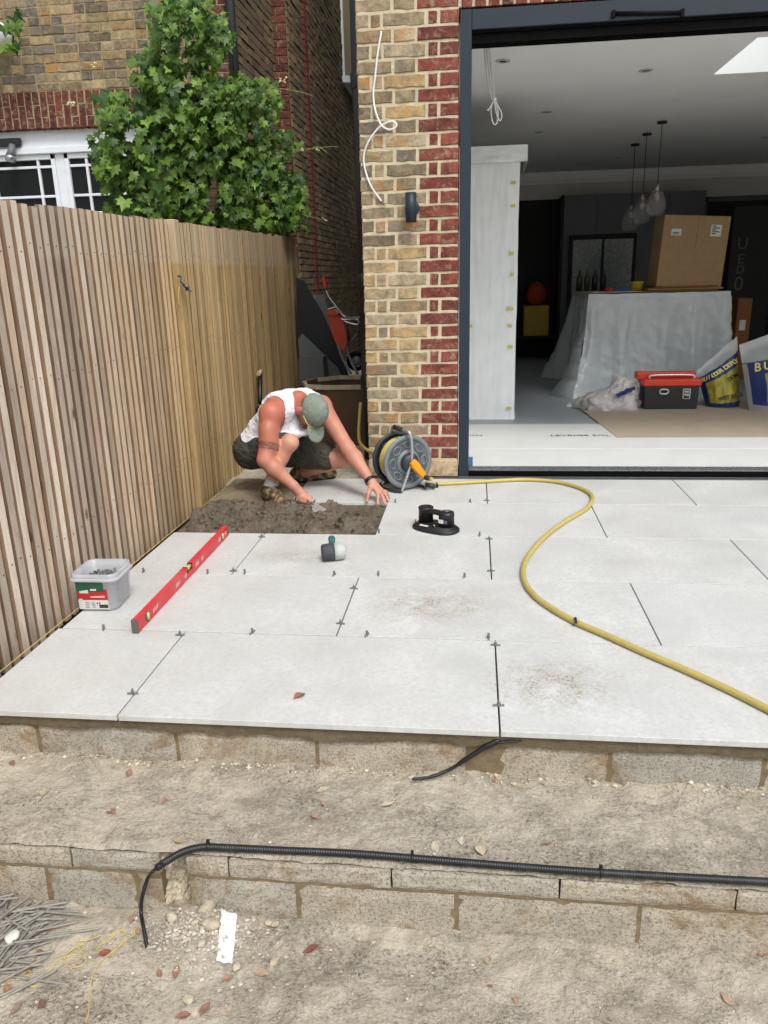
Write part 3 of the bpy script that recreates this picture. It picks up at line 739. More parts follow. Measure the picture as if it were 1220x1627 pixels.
# tall charcoal cabinets on the back wall
x0, zt = B3(893, 316, BY-.6); x1, _ = B3(1122, 316, BY-.6)
cab = thing('tall_cabinets', 'run of tall charcoal kitchen cabinets along the far wall', 'cabinet', (0, BY-.6, FZ))
m = MB(); m.box(x0, x1, .02, .59, 0, 2.36); m.build('carcass', DARKU, cab)
n = 4
for i in range(n):
    a, b = x0+(x1-x0)*i/n, x0+(x1-x0)*(i+1)/n
    m = MB(); m.box(a+.003, b-.003, 0, .019, .1, 2.35); m.build('cabinet_door', DARKU, cab, .002)
fx0, fz1 = B3(906, 375, BY-.75); fx1, _ = B3(1013, 373, BY-.75)
fr = thing('glass_cabinet', 'dark framed cabinet with two pale glass doors standing before the charcoal units', 'cabinet', (0, BY-.75, FZ))
m = MB(); m.box(fx0, fx1, .025, .14, .05, fz1); m.build('carcass', PITCH_, fr)
for a, b in ((fx0+.05, (fx0+fx1)/2-.02), ((fx0+fx1)/2+.02, fx1-.05)):
    m = MB(); m.box(a, b, .012, .024, .3, fz1-.07); m.build('glass_door', plain('frosted_glass', S(120,130,132), .25), fr)
# alcove, its shade painted as black panels, with an orange bag on a yellow crate
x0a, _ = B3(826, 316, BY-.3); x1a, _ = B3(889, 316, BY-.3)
al = thing('alcove_shade_panels', 'open shelf in the alcove behind the wrapped unit, its shade made by black panels', 'shelving', (0, BY-.02, FZ))
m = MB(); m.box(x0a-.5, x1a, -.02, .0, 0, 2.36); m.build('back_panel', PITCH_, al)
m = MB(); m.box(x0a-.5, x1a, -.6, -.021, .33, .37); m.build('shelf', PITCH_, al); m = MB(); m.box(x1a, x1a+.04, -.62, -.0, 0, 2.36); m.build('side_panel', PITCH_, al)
YELLOW = plain('yellow_plastic', S(190,160,40), .5); ORANGE = plain('orange_plastic', S(204,62,24), .45, 0, .15, 20)
a0 = B3(832, 527, BY-.5); a1 = B3(873, 478, BY-.5)
cr = thing('storage_crate', 'dull yellow crate on the alcove shelf', 'crate', ((a0[0]+a1[0])/2, BY-.5, FZ+.37))
w_, h_ = abs(a1[0]-a0[0]), .45
m = MB(); m.box(-w_/2, w_/2, .0, .35, 0, h_); m.build('body', YELLOW, cr, .01)
for i in range(5):
    m = MB(); xx = -w_/2+.04+(w_-.08)*i/4; m.box(xx-.012, xx+.012, -.01, .0, .04, h_-.04); m.build('rib', YELLOW, cr)
m = MB(); 
m.grid(lambda a, b: (w_*.42*math.cos(2*PI*a)*math.sin(PI*b)*(1+.2*fbm(a*6, b*4, 1)), .17+.15*math.sin(2*PI*a)*math.sin(PI*b), .17-.17*math.cos(PI*b)*(1+.15*fbm(a*5, b*5, 4))), 24, 12)
tag(m.build('cloth_bag', plain('orange_red_cloth', S(170,52,30), .8), None, 0, 1, ((a0[0]+a1[0])/2, BY-.5, FZ+.37+h_)), 'slumped orange-red bag on top of the yellow crate', 'bag')
# right: doorway with its shade painted as a black panel, a black carton with outlined letters, a brown carton
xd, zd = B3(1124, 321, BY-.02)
m = MB(); m.box(xd, 5.2, BY-.03, BY-.003, FZ, zd); o = thing('doorway_shade_panel', 'black panel for the shade of a doorway in the far wall beside the cabinets', 'doorway', (0,0,0)); m.build('opening', PITCH_, o)
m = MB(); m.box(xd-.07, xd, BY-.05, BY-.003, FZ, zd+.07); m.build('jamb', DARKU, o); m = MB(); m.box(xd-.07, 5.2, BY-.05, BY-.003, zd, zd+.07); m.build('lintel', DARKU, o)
q0 = B3(1160, 352, 9.2); q1 = B3(1200, 322, 9.2)
GOLDL = plain('gold_print', S(84,82,66), .6); CARD = plain('cardboard', S(160,134,100), .85, 0, .12, 18, .2); CARDD = plain('cardboard_brown', S(140,92,58), .85, 0, .12, 18, .2); LABEL = plain('white_label', S(214,214,208), .6)
b0 = B3(1152, 478, 8.9); b1 = B3(1192, 372, 8.9)
bk = thing('black_carton', 'tall black carton with outlined pale lettering right of the covered island', 'carton', (b0[0], 8.9, FZ))
m = MB(); m.box(0, .55, 0, .4, 0, 2.05); m.build('carton', PITCH_, bk, .004)
for txt, u, v, s_ in (('U', 1180, 388, .2), ('E', 1177, 412, .17), ('D', 1176, 429, .15), ('0', 1173, 452, .26)):
    xx, zz = B3(u, v, 8.9); bkme = text_mesh(txt, s_, GOLDL, 'letter', TR((xx-b0[0], -.003, zz-FZ), PI/2)); obj('letter', bkme, bk)
b0 = B3(1167, 535, 7.8); b1 = B3(1196, 474, 7.8)
bb = thing('brown_carton', 'narrow brown carton with a white label standing behind the plastic sacks', 'carton', (b0[0], 7.8, FZ))
m = MB(); m.box(0, b1[0]-b0[0], 0, .3, 0, b1[1]-FZ); m.build('carton', CARDD, bb, .003)
xx, zz = B3(1179, 517, 7.8); m = MB(); m.box(xx-b0[0]-.035, xx-b0[0]+.035, -.003, -.001, zz-.07, zz+.05); m.build('label', LABEL, bb)
# plastic sheeting
def m_sheet(name, c, tr=.12):
    t = NT(name, .2, .5); w = t.co('Object'); n = t.noise(w, 3, 3, .5, 1.2); t.col(t.mix(t.ramp(n, [(.3, 0), (.7, 1)]), c, tuple(min(1, a*1.1) for a in c)))
    t.bump(t.noise(t.co('Object', (1,1,.18)), 11, 3, .5, .6), .25, .02)
    tb = t.n('ShaderNodeBsdfTransparent'); mx = t.n('ShaderNodeMixShader'); mx.inputs[0].default_value = tr
    t.t.links.new(t.b.outputs[0], mx.inputs[1]); t.t.links.new(tb.outputs[0], mx.inputs[2]); t.t.links.new(mx.outputs[0], t.out.inputs[0]); return t.m
SHEET = m_sheet('dust_sheet_plastic', S(214,219,221), .26); SHEET2 = m_sheet('wrap_plastic', S(234,238,240), .02)
# tall unit wrapped in plastic
UX0, UX1, UY0, UY1, UZ = -.42, .285, 5.15, 5.85, 2.22
un = thing('wrapped_unit', 'tall kitchen unit wrapped in white plastic sheet with bits of yellow tape', 'unit', (0,0,FZ))
m = MB(); m.box(UX0+.02, UX1-.03, UY0+.02, UY1, 0, UZ+.09); m.build('carcass', plain('unit_white', S(200,200,198), .5), un)
def wrap(a, b):
    P = [(UX0, UY1), (UX0, UY0), (UX1, UY0), (UX1, UY1)]; L = [UY1-UY0, UX1-UX0, UY1-UY0]; s = a*sum(L); i = 0
    while i < 2 and s > L[i]: s -= L[i]; i += 1
    k = s/L[i]; x = P[i][0]+(P[i+1][0]-P[i][0])*k; y = P[i][1]+(P[i+1][1]-P[i][1])*k; z = UZ*b
    nx, ny = ((-1, 0), (0, -1), (1, 0))[i]
    w = .006*fbm(a*30, z*1.2, 3)+.004*fbm(a*90, z*4, 5)+.03*max(0, .06-b)*5*(1+fbm(a*25, z*9))+.05*max(0, b-.72)**1.6*(1 if i == 2 else .3)
    return (x+nx*w+(.04*max(0, b-.75) if k > .85 and i == 1 else 0), y+ny*w, z)
m = MB(); m.grid(wrap, 110, 60); m.build('plastic_wrap', SHEET2, un)
m = MB(); m.grid(lambda a, b: (UX0-.02+(UX1-UX0+.08)*a, UY0-.035-.012*fbm(a*9, b*3), UZ-.02+.13*b), 40, 6); m.grid(lambda a, b: (UX1+.06, UY0-.035+(UY1-UY0)*a, UZ-.04+.15*b-.05*a*0), 20, 6); m.box(UX0, UX1+.055, UY0-.03, UY1, UZ+.08, UZ+.11); m.build('plastic_cap', SHEET2, un)
TAPE = plain('yellow_tape', S(206,200,110), .5)
for (u, v) in ((817,290),(816,327),(813,403),(814,436),(813,491),(811,518),(812,551),(810,648),(748,518)):
    p = ony(u, v, UY0-.02); m = MB(); w_t = rnd.uniform(.02, .05); m.prism([(-w_t, -.012+rnd.uniform(-.006,.006)), (.012, -.016), (.014, .012), (-w_t*.8, .016+rnd.uniform(-.006,.006))], 0, .003, TR((0, 0, 0), PI/2)); m.build('tape', TAPE, un, 0, 1, (p[0], UY0-.022, p[2]-FZ))
# island under a sheet
IX0, IX1, IY0, IY1, IZ = 1.13, 2.60, 6.75, 8.15, 1.06
isl = thing('covered_island', 'kitchen island draped in translucent plastic dust sheet', 'kitchen island', (0,0,FZ))
m = MB(); m.box(IX0+.08, IX1-.03, IY0+.12, IY1-.05, 0, IZ-.04); m.build('carcass', DARKU, isl); m = MB(); m.box(IX0+.02, IX1, IY0+.02, IY1, IZ-.035, IZ-.004); m.build('worktop', plain('stone_top', S(190,190,188), .3), isl)
def drape(a, b):
    per = [(IX0, IY0), (IX1, IY0), (IX1, IY1), (IX0, IY1)]; L = [IX1-IX0, IY1-IY0]*2; s = (a % 1)*sum(L); i = 0
    while i < 3 and s > L[i]: s -= L[i]; i += 1
    k = s/L[i]; p, q = per[i], per[(i+1) % 4]; x, y = p[0]+(q[0]-p[0])*k, p[1]+(q[1]-p[1])*k
    cx, cy = (IX0+IX1)/2, (IY0+IY1)/2; n = ((0,-1),(1,0),(0,1),(-1,0))[i]
    cor = max(0, 1-min(k, 1-k)*L[i]/.28); dxx = (1 if x > cx else -1)*cor; dyy = (1 if y > cy else -1)*cor
    nx, ny = n[0]+dxx*.7, n[1]+dyy*.7
    fl = .03+.11*b*(.5+.9*cor)*(1.3 if x < cx-.3 else (.4 if x > cx+.4 else .8)); ft = (.25+.75*b)*(.03*math.sin(a*2*PI*17+2*fbm(a*9, 1))+.045*fbm(a*22, b*1.2, 2)+.022*fbm(a*60, b*5, 4)+.010*fbm(a*90, b*18, 6))
    r = fl*b**.7+ft+.004*fbm(a*40, b*9); z = (IZ+.004)*(1-b)
    if b < .04: r = 0
    return (x+nx*r, y+ny*r, max(.004, z+.006*fbm(a*30, b*8)))
m = MB(); m.grid(drape, 340, 60)
m.grid(lambda a, b: (IX0-.0+(IX1-IX0)*a, IY0+(IY1-IY0)*b, IZ+.004+.006*fbm(a*6, b*6)), 20, 20); m.build('dust_sheet', SHEET, isl)
# things lying on the island
TZ = FZ+IZ+.012
def card_box(name, label, cat, corners, z0, h, mat, tilt=0):
    pass
bl, br, lf = ony(1042, 455, 6.95), ony(1148, 452, 6.95), ony(1034, 440, 7.35)
cb = thing('cardboard_box', 'large cardboard box standing on the covered island', 'box', (float(bl[0]), 6.95, TZ+.055), math.radians(4))
bw, bh, bd = float(br[0]-bl[0])*1.0, float(ony(1060, 337, 6.95)[2]-bl[2])*.97, .36
m = MB(); m.box(0, bw, 0, bd, 0, bh); o = m.build('carton', CARD, cb, .004); o.rotation_euler = (0, math.radians(3), 0)
m = MB(); m.box(bw*.52, bw*.525, -.002, 0, bh*.55, bh); m.build('flap_seam', CARDD, o)
m = MB(); m.box(bw*.13, bw*.28, -.003, -.001, bh*.72, bh*.81); m.build('label', LABEL, o); m = MB(); m.box(bw*.72, bw*.88, -.003, -.001, bh*.72, bh*.88); m.build('label', LABEL, o)
for q in range(5):
    m = MB(); m.box(bw*.74, bw*(.85 if q % 2 else .80), -.0045, -.003, bh*(.855-.026*q), bh*(.868-.026*q)); m.build('print', PITCH_, o)
for q in range(2):
    m = MB(); m.box(bw*.15, bw*.25, -.0045, -.003, bh*(.735+.02*q), bh*(.745+.02*q)); m.build('print', PITCH_, o)
for i, (u0, u1, dz, c) in enumerate(((1015, 1140, 0, CARDD), (1030, 1150, .018, CARD), (1040, 1145, .036, CARDD))):
    a, b = ony(u0, 460, 6.85), ony(u1, 458, 6.85); m = MB(); L = float(b[0]-a[0]); m.box(0, L, 0, .5, 0, .014)
    tag(m.build('cardboard_sheet', c, None, .002, 1, (float(a[0]), 6.85+.03*i, TZ+dz)), ['lowest brown cardboard sheet under the big box on the island', 'pale cardboard sheet sandwiched under the big box on the island', 'top brown cardboard sheet directly under the big box'][i], 'cardboard').rotation_euler = (0, 0, .03*i-.03)
p = ony(945, 462, 6.95); m = MB(); m.box(0, .52, -.02, .35, 0, .003); tag(m.build('paper_sheet', LABEL, None, 0, 1, (float(p[0])-.05, 6.88, TZ+.006)), 'large white paper sheet lying on the covered island', 'paper').rotation_euler = (0, 0, -.25)
tape_things = ((968, 456, S(170,40,34), 'red tape roll on the covered island', 'tape'), (990, 453, S(50,90,150), 'blue tool handle on the covered island', 'tool'), (1012, 448, S(196,160,40), 'yellow tub on the covered island next to the big box', 'tub'))
for (u, v, c, lb, ct) in tape_things:
    p = ony(u, v, 7.1); m = MB()
    if ct == 'tool': m.tube([(-.1, 0, .015), (.0, .01, .016), (.03, .01, .016), (.1, .0, .02)], [.012, .016, .01, .02], 10)
    elif ct == 'tape': m.lathe([(.028, .0), (.05, .0), (.052, .02), (.05, .04), (.028, .04), (.028, 0)], None, 18)
    else: m.lathe([(.06, 0), (.065, .08), (.07, .085), (.07, .1), (.0, .1)], None, 18)
    tag(m.build({'tool': 'hand_tool', 'tape': 'tape_roll', 'tub': 'tub'}[ct], plain(ct+'_colour', c, .5), None, 0, 1, (float(p[0]), 7.1, TZ+.008)), lb, ct)
# dark bottles in front of the glass cabinet
for u, c in ((918, S(40,36,20)), (930, S(60,56,20)), (942, S(30,30,30)), (955, S(26,34,26))):
    p = ony(u, 462, 8.05); m = MB(); m.lathe([(.035, 0), (.036, .14), (.03, .17), (.013, .2), (.013, .24), (.0, .24)], None, 14)
    tag(m.build('bottle', plain('bottle_dark', c, .3), None, 0, 1, (float(p[0]), 7.95, TZ)), 'small dark bottle in a row at the far side of the covered island', 'bottle', 'bottles on the island')
# toolbox
tx0, tx1 = float(ony(1020, 651, 5.58)[0]), float(ony(1110, 651, 5.58)[0]); tw_ = tx1-tx0
tb_ = thing('toolbox', 'black and orange plastic toolbox on the hardboard sheet', 'toolbox', ((tx0+tx1)/2, 5.58, FZ+.014))
BLK2 = plain('toolbox_black', S(26,27,30), .5, 0, .2, 25); ORR = plain('toolbox_orange', S(206,58,34), .45, 0, .1, 25)
m = MB(); m.prism([(-tw_/2+.02, 0), (tw_/2-.02, 0), (tw_/2-.01, .22), (-tw_/2+.01, .22)], 0, .26, TR((0, .26, 0), PI/2)); m.build('body', BLK2, tb_, .008, 2)
m = MB(); m.box(-tw_/2-.005, tw_/2+.005, -.01, .27, .22, .285); lid = m.build('lid', ORR, tb_, .012, 2)
for xx in (-.14, -.05, .05, .14): 
    q = MB(); q.box(xx-.004, xx+.004, -.013, -.009, .225, .28); q.build('rib', ORR, lid)
m = MB(); m.box(-tw_/2-.03, tw_/2-.02, .12, .27, .285, .335); m.box(-tw_/2-.05, -tw_/2+.04, .10, .25, .27, .34); m.build('tray', ORR, tb_, .01)
m = MB(); m.tube(spline([(-tw_/2+.06, .05, .285), (-tw_/2+.07, .05, .315), (0, .05, .32), (tw_/2-.07, .05, .315), (tw_/2-.06, .05, .285)], 6), .011, 8); m.build('handle', ALU, tb_)
LATCH = plain('latch_grey', S(190,192,192), .35, .3)
q = MB(); q.tube(spline([(-.10, -.012, .15), (-.05, -.012, .15), (-.035, -.012, .17), (-.05, -.012, .19), (-.10, -.012, .19), (-.115, -.012, .17)], 6, True), .008, 8, closed=True); q.build('latch', LATCH, tb_)
q = MB(); 
for a_ in ((.10, .17, .186, .196), (.10, .17, .10, .105), (.10, .108, .10, .19), (.162, .17, .10, .19), (.115, .155, .16, .176), (.115, .135, .13, .15), (.14, .155, .125, .15)): q.box(a_[0], a_[1], -.012, -.006, a_[2], a_[3])
q.build('latch', LATCH, tb_)
# sacks
BLUEP = plain('sack_blue', S(34,52,112), .4, 0, .15, 14); YELP = plain('sack_yellow', S(166,156,52), .45, 0, .25, 10); CLEARP = m_sheet('sack_clear', S(190,194,194), .45); INKT = plain('sack_ink', S(30,30,26), .6)
def sack(name, label, C4, thick, zones, seed):
    o0 = Vector(C4[0]); th = thing(name, label, 'sack', C4[0])
    BL, BR, TRr, TL = [Vector(c)-o0 for c in C4]
    def P(a, b, side):
        base = (BL*(1-a)+BR*a)*(1-b)+(TL*(1-a)+TRr*a)*b
        bul = (1-abs(2*a-1)**3)*(1-abs(2*b-.8)**3 if b > .4 else 1-.25*(1-b/.4)**2); bul = max(0, bul)
        w = .5*thick*bul*(1+.18*fbm(a*4, b*4, seed))+.018*fbm(a*9, b*7, seed+3)*bul+.01*fbm(a*24, b*20, seed+5)*min(1, bul*2)
        return base+Vector((0, -side*w, .012*fbm(a*6, seed)*b))
    N, Mv = 30, 30
    for mi, (b0_, b1_, a0_, a1_, mat_, nm) in enumerate(zones):
        m = MB(); m.grid(lambda a, b: P(a0_+(a1_-a0_)*a, b0_+(b1_-b0_)*b, 1), max(6, int(N*(a1_-a0_))), max(5, int(Mv*(b1_-b0_)))); m.build(nm, mat_, th)
    m = MB(); m.grid(lambda a, b: P(1-a, b, -1), N, Mv); m.build('back_panel', CLEARP, th)
    return th, P
s1, P1 = sack('plastic_sack', 'clear plastic sack with blue band and yellow panel leaning against the toolbox', [ony(1121, 644, 5.75), ony(1175, 644, 5.75), ony(1171, 534, 5.85), ony(1106, 590, 5.85)], .3,
    [(0, .09, 0, 1, BLUEP, 'blue_band'), (.09, .62, 0, .10, BLUEP, 'blue_edge'), (.09, .62, .10, 1, YELP, 'yellow_panel'), (.62, .80, 0, 1, BLUEP, 'blue_band'), (.80, 1, 0, 1, CLEARP, 'clear_top')], 2)
s2, P2 = sack('plastic_sack', 'full plastic sack with a blue printed label panel on the hardboard edge', [ony(1190, 652, 5.5), ony(1292, 655, 5.5), ony(1296, 505, 5.6), ony(1174, 548, 5.6)], .4,
    [(0, .10, 0, 1, CLEARP, 'clear_foot'), (.10, .15, .05, 1, BLUEP, 'blue_band'), (.10, .70, 0, .05, CLEARP, 'clear_side'), (.15, .60, .05, .22, BLUEP, 'blue_edge'), (.15, .55, .22, 1, YELP, 'yellow_panel'), (.55, .72, .05, 1, BLUEP, 'blue_band'), (.72, 1, 0, 1, CLEARP, 'clear_top')], 8)
def print_on(th, P, txt, a, b, da, size, mat, up=.012):
    c = Vector(P(a, b, 1)); x = (Vector(P(a+da, b, 1))-Vector(P(a-da, b, 1))).normalized(); zv = (Vector(P(a, b+.05, 1))-Vector(P(a, b-.05, 1))); zv = (zv-x*zv.dot(x)).normalized(); n = x.cross(zv)
    me = text_mesh(txt, size, mat, 'lettering', frame(c+n*up, x, zv, n), .001, .002); obj('lettering', me, th)
YT = plain('sack_yellow_print', S(232,220,120), .5)
for k_, ch in enumerate('BUILDER DEPOT'):
    if ch != ' ': print_on(s1, P1, ch, .07+.068*k_, .70, .06, .062, YT)
for k_, ch in enumerate('BUILDER'): print_on(s2, P2, ch, .16+.115*k_, .635, .04, .11, YT)
print_on(s1, P1, 'COM', .72, .50, .1, .05, INKT); print_on(s1, P1, 'WET SALE', .6, .20, .1, .05, INKT); print_on(s2, P2, 'WET', .42, .42, .05, .07, INKT, .02); print_on(s2, P2, 'NEW', .45, .28, .05, .06, INKT, .02)
# crumpled dust sheet bundle
p = ony(972, 652, 5.6)
m = MB()
def crumple(a, b):
    th_, ph = 2*PI*a, PI*.5*b; r = 1+.22*fbm(math.cos(th_)*1.6, math.sin(th_)*1.6, b*1.5)+.13*abs(fbm(math.cos(th_)*5, math.sin(th_)*5, b*5+3))-.06*abs(fbm(math.cos(th_)*12, math.sin(th_)*12, b*9))
    q_ = abs(math.cos(ph))**.6
    return (.30*math.cos(th_)*q_*r, .22*math.sin(th_)*q_*r, .27*math.sin(ph)*r*(.8+.25*math.cos(th_+.3)))
m.grid(crumple, 110, 36)
ds = thing('crumpled_sheet', 'crumpled grey plastic sheet heaped left of the toolbox', 'plastic sheet', (float(p[0]), 5.72, FZ+.01))
m.build('heap', m_sheet('crumpled_plastic', S(182,176,172), .0), ds)
m = MB(); m.grid(lambda a, b: (.02+.17*a+.02*fbm(a*5, b*5), -.235+.04*a+.05*b, .13+.07*a+.035*b+.015*fbm(a*9, b*4, 3)), 16, 6); m.build('blue_stripe', BLUEP, ds)
# sheets laid on the floor
FB = plain('white_floor_board', S(206,208,206), .6, 0, .05, 5, .4); HARD = plain('hardboard', S(170,158,140), .7, 0, .08, 6, .3)
for i, (a, b, lb) in enumerate(((OY+.20, 3.835, 'white protective floor board just inside the door track'), (3.84, 4.86, 'white protective floor board with a printed strip behind the first one'))):
    m = MB(); m.box(-.45, 3.6-.4*i, a, b, 0, .008); o = m.build('floor_board', FB, None, .002, 1, (0, 0, FZ+.001)); tag(o, lb, 'floor board')
    if i == 1:
        for s_, u in (('ION', 752), ('LEVRIGE SOL', 922)):
            q = ony(u, 692, 4.3); c = onz(u, 692, FZ+.01); obj('print', text_mesh(s_, .085, INKT, 'print', Matrix.Translation((float(c[0]), float(c[1]), .0095)), .0003), o)
pts = [onz(980, 697, FZ), onz(1235, 697, FZ), onz(1235, 640, FZ), onz(936, 652, FZ)]
m = MB(); pp = [(float(a[0]), float(a[1])) for a in pts]; pp[1] = (4.6, pp[0][1]); pp[2] = (4.6, 6.3); pp[3] = (.93, 6.0)
m.prism(pp, .0105, .0135); tag(m.build('hardboard_sheet', HARD, None, 0, 1, (0, 0, FZ)), 'large beige hardboard sheet laid over the white floor boards', 'hardboard')
m = MB(); m.grid(lambda a, b: (.06*(a-.5)*(1+.4*fbm(a*3, b*3)), .05*(b-.5), .03*math.sin(PI*a)*math.sin(PI*b)*(1+fbm(a*9, b*9))), 10, 10); p = onz(904, 646, FZ); tag(m.build('plastic_scrap', LABEL, None, 0, 1, (float(p[0]), float(p[1]), FZ+.002)), 'small white scrap on the grey floor beside the crumpled sheet', 'scrap')
# ceiling: downlights, pendants, cable
for (u, v) in ((799,97),(1026,112),(868,178),(856,210),(982,250),(1216,218)):
    p = onz(u, v, CEIL); d = thing('downlight', 'round recessed downlight in the white ceiling', 'light', (float(p[0]), float(p[1]), CEIL), 0, 'recessed ceiling lights')
    m = MB(); m.lathe([(.03, -.001), (.033, -.006), (.05, -.005), (.052, -.0005)], None, 20); m.build('rim', plain('rim_white', S(190,190,186), .5), d)
    m = MB(); m.lathe([(.0, -.002), (.03, -.002)], None, 16); m.build('lens', plain('rim_grey', S(130,130,128), .4), d)
def m_thin():
    t = NT('pendant_glass', .05, .5); t.col((.8,.8,.8)); tb = t.n('ShaderNodeBsdfTransparent'); mx = t.n('ShaderNodeMixShader'); mx.inputs[0].default_value = .9
    t.t.links.new(t.b.outputs[0], mx.inputs[1]); t.t.links.new(tb.outputs[0], mx.inputs[2]); t.t.links.new(mx.outputs[0], t.out.inputs[0]); return t.m
THIN = m_thin()
for (u, v, u2, v2, nm) in ((1009,229,1004,328,'farthest'), (1028,212,1024,312,'middle'), (1052,193,1044,296,'nearest')):
    p = onz(u, v, CEIL); q = ony(u2, v2, p[1]); L = CEIL-float(q[2])
    d = thing('pendant_lamp', {'farthest': 'clear glass pendant lamp hanging lowest over the far end of the island', 'middle': 'middle clear glass pendant lamp of the three over the island', 'nearest': 'large clear glass pendant lamp hanging above the cardboard box'}[nm], 'lamp', (float(p[0]), float(p[1]), CEIL), 0, 'pendant lamps')
    m = MB(); m.lathe([(.0, 0), (.05, 0), (.05, -.02), (.0, -.022)], None, 16); m.build('ceiling_rose', BLACK, d)
    m = MB(); m.tube([(0, 0, -.02), (0, 0, -L)], .004, 6); m.build('cord', BLACK, d)
    m = MB(); m.lathe([(.02, -L+.02), (.02, -L-.05)], None, 12); m.build('lamp_holder', CHROME, d)
    m = MB(); m.lathe([(.022, -L), (.05, -L-.04), (.095, -L-.14), (.105, -L-.2), (.08, -L-.27), (.05, -L-.29)], None, 20); m.build('glass_shade', THIN, d)
    m = MB(); m.lathe([(.012, -L-.05), (.03, -L-.09), (.026, -L-.13), (.0, -L-.15)], None, 12); m.build('bulb', plain('bulb_glass', S(160,156,140), .2), d)
WCAB = plain('white_cable', S(222,222,218), .45, 0, .05)
yc = 3.42
pc = lambda u, v, dy=0.: ony(u, v, yc+dy)
cbn = thing('cable_bundle', 'looped white cables tied in a knot hanging from the ceiling just inside the door', 'cable', (0,0,0))
top = onz(774, 68, CEIL)
m = MB()
for dx, dy, lo in ((-4, 0, 0), (0, .01, 4), (4, -.01, 8)): m.tube(spline([pc(772+dx*.7, 56, dy), pc(774+dx, 90, dy), pc(779+dx, 130, dy), pc(784+dx*.5, 160, dy)], 6), .0042, 7)
m.tube(spline([pc(784,158), pc(780,175,.01), pc(783,195), pc(789,196), pc(791,178), pc(786,160)], 8), .0042, 7)
m.tube(spline([pc(785,158), pc(788,178,-.01), pc(794,192), pc(797,182), pc(791,168), pc(785,157)], 8), .0042, 7)
m.tube(spline([pc(785,160), pc(780,168), pc(776,175), pc(774,174)], 5), .005, 7); m.build('cable', WCAB, cbn)
m = MB(); m.lathe([(.012, -.012), (.016, 0), (.012, .012)], TR(pc(785,158)), 12); m.build('knot', WCAB, cbn)
# ------------------------------------------------------------------ tools and materials on the patio
# levelling clips
CLIP = plain('grey_clip_plastic', S(112,114,116), .5)
m = MB(); m.box(-.002, .002, -.018, .018, 0, .007); m.box(-.005, .005, -.0015, .0015, .0, .022); m.box(-.0016, .0016, -.006, .006, .007, .014); clip_me = m.mesh('levelling_clip', CLIP, .0006)
lab_row = 'small grey levelling clip standing in a lengthwise joint of the white paving'
lab_cross = 'small grey levelling clip across a short joint between two white slabs'
for (u, v) in ((228,909),(330,911),(389,911),(531,914),(601,914),(738,917),(165,1000),(401,1006),(583,1010),(776,1014),(602,846),(762,851),(628,798),(747,798)):
    p = onz(u, v); tag(obj('levelling_clip', clip_me, None, (p[0], p[1], .0), (0, 0, rnd.uniform(-.35, .35))), lab_row, 'clip', 'clips in the long joints')
for (u, v) in ((286,1010),(211,1103),(562,936),(541,992),(416,854),(371,908),(787,1026),(792,1122),(777,857),(780,908),(773,796)):
    p = onz(u, v); tag(obj('levelling_clip', clip_me, None, (p[0], p[1], .0), (0, 0, PI/2+rnd.uniform(-.12, .12))), lab_cross, 'clip', 'clips in the short joints')
# spirit level
LRED = plain('red_painted_aluminium', S(206,48,58), .38, 0, .08, 10, .5, 0, .35, S(200,120,116)); VIAL = plain('green_vial', S(170,200,120), .15); GREYC = plain('grey_end_cap', S(92,90,84), .7)
a, b = onz(215, 1007), onz(360, 850); ang = math.atan2(b[1]-a[1], b[0]-a[0])
lv = thing('spirit_level', 'long red spirit level lying on edge on the white slabs', 'spirit level', (a[0], a[1], 0), ang)
LL, LH, LWd = 1.2, .056, .0112
m = MB()
for (x0, x1) in ((.012, .565), (.64, 1.188)): m.box(x0, x1, -LWd, LWd, 0, LH)
m.box(.565, .64, -LWd, LWd, 0, .028); m.build('body', LRED, lv, .002)
m = MB(); m.box(.012, .565, -LWd-.0016, LWd+.0016, LH-.007, LH-.0005); m.box(.64, 1.188, -LWd-.0016, LWd+.0016, LH-.007, LH-.0005); m.box(.012, 1.188, -LWd-.0016, LWd+.0016, .0006, .008); m.build('flange', LRED, lv, .001)
for x in (0, 1.188): m = MB(); m.box(x, x+.012, -LWd-.002, LWd+.002, 0, LH+.002); m.build('end_cap', GREYC, lv, .002)
m = MB(); m.tube([(.572, 0, .043), (.633, 0, .043)], .010, 12); m.build('vial', VIAL, lv); m = MB(); m.box(.57, .576, -.011, .011, .028, .056); m.box(.629, .635, -.011, .011, .028, .056); m.build('vial_block', BLACK, lv)
for x in (.10, 1.09):
    m = MB(); m.lathe([(.021, -LWd-.0025), (.021, LWd+.0025)], TR((x, 0, .031), PI/2), 20); e = m.build('end_vial', GREYC, lv); m = MB(); m.tube([(x, -LWd-.003, .016), (x, -LWd-.003, .046)], .007, 10); m.build('vial_glass', VIAL, e)
WPRINT = plain('worn_white_print', S(226,190,186), .6, 0, .3, 60)
for x, w_ in ((.16, .055), (.42, .05), (.53, .03), (.68, .05), (.76, .03), (1.03, .04), (1.14, .025)):
    for q in range(4):
        m = MB(); m.box(x+w_*q/4, x+w_*(q+.55)/4, -LWd-.0005, -LWd+.0005, .016+.004*(q % 2), .038-.005*((q+1) % 2)); m.build('print', WPRINT, lv)
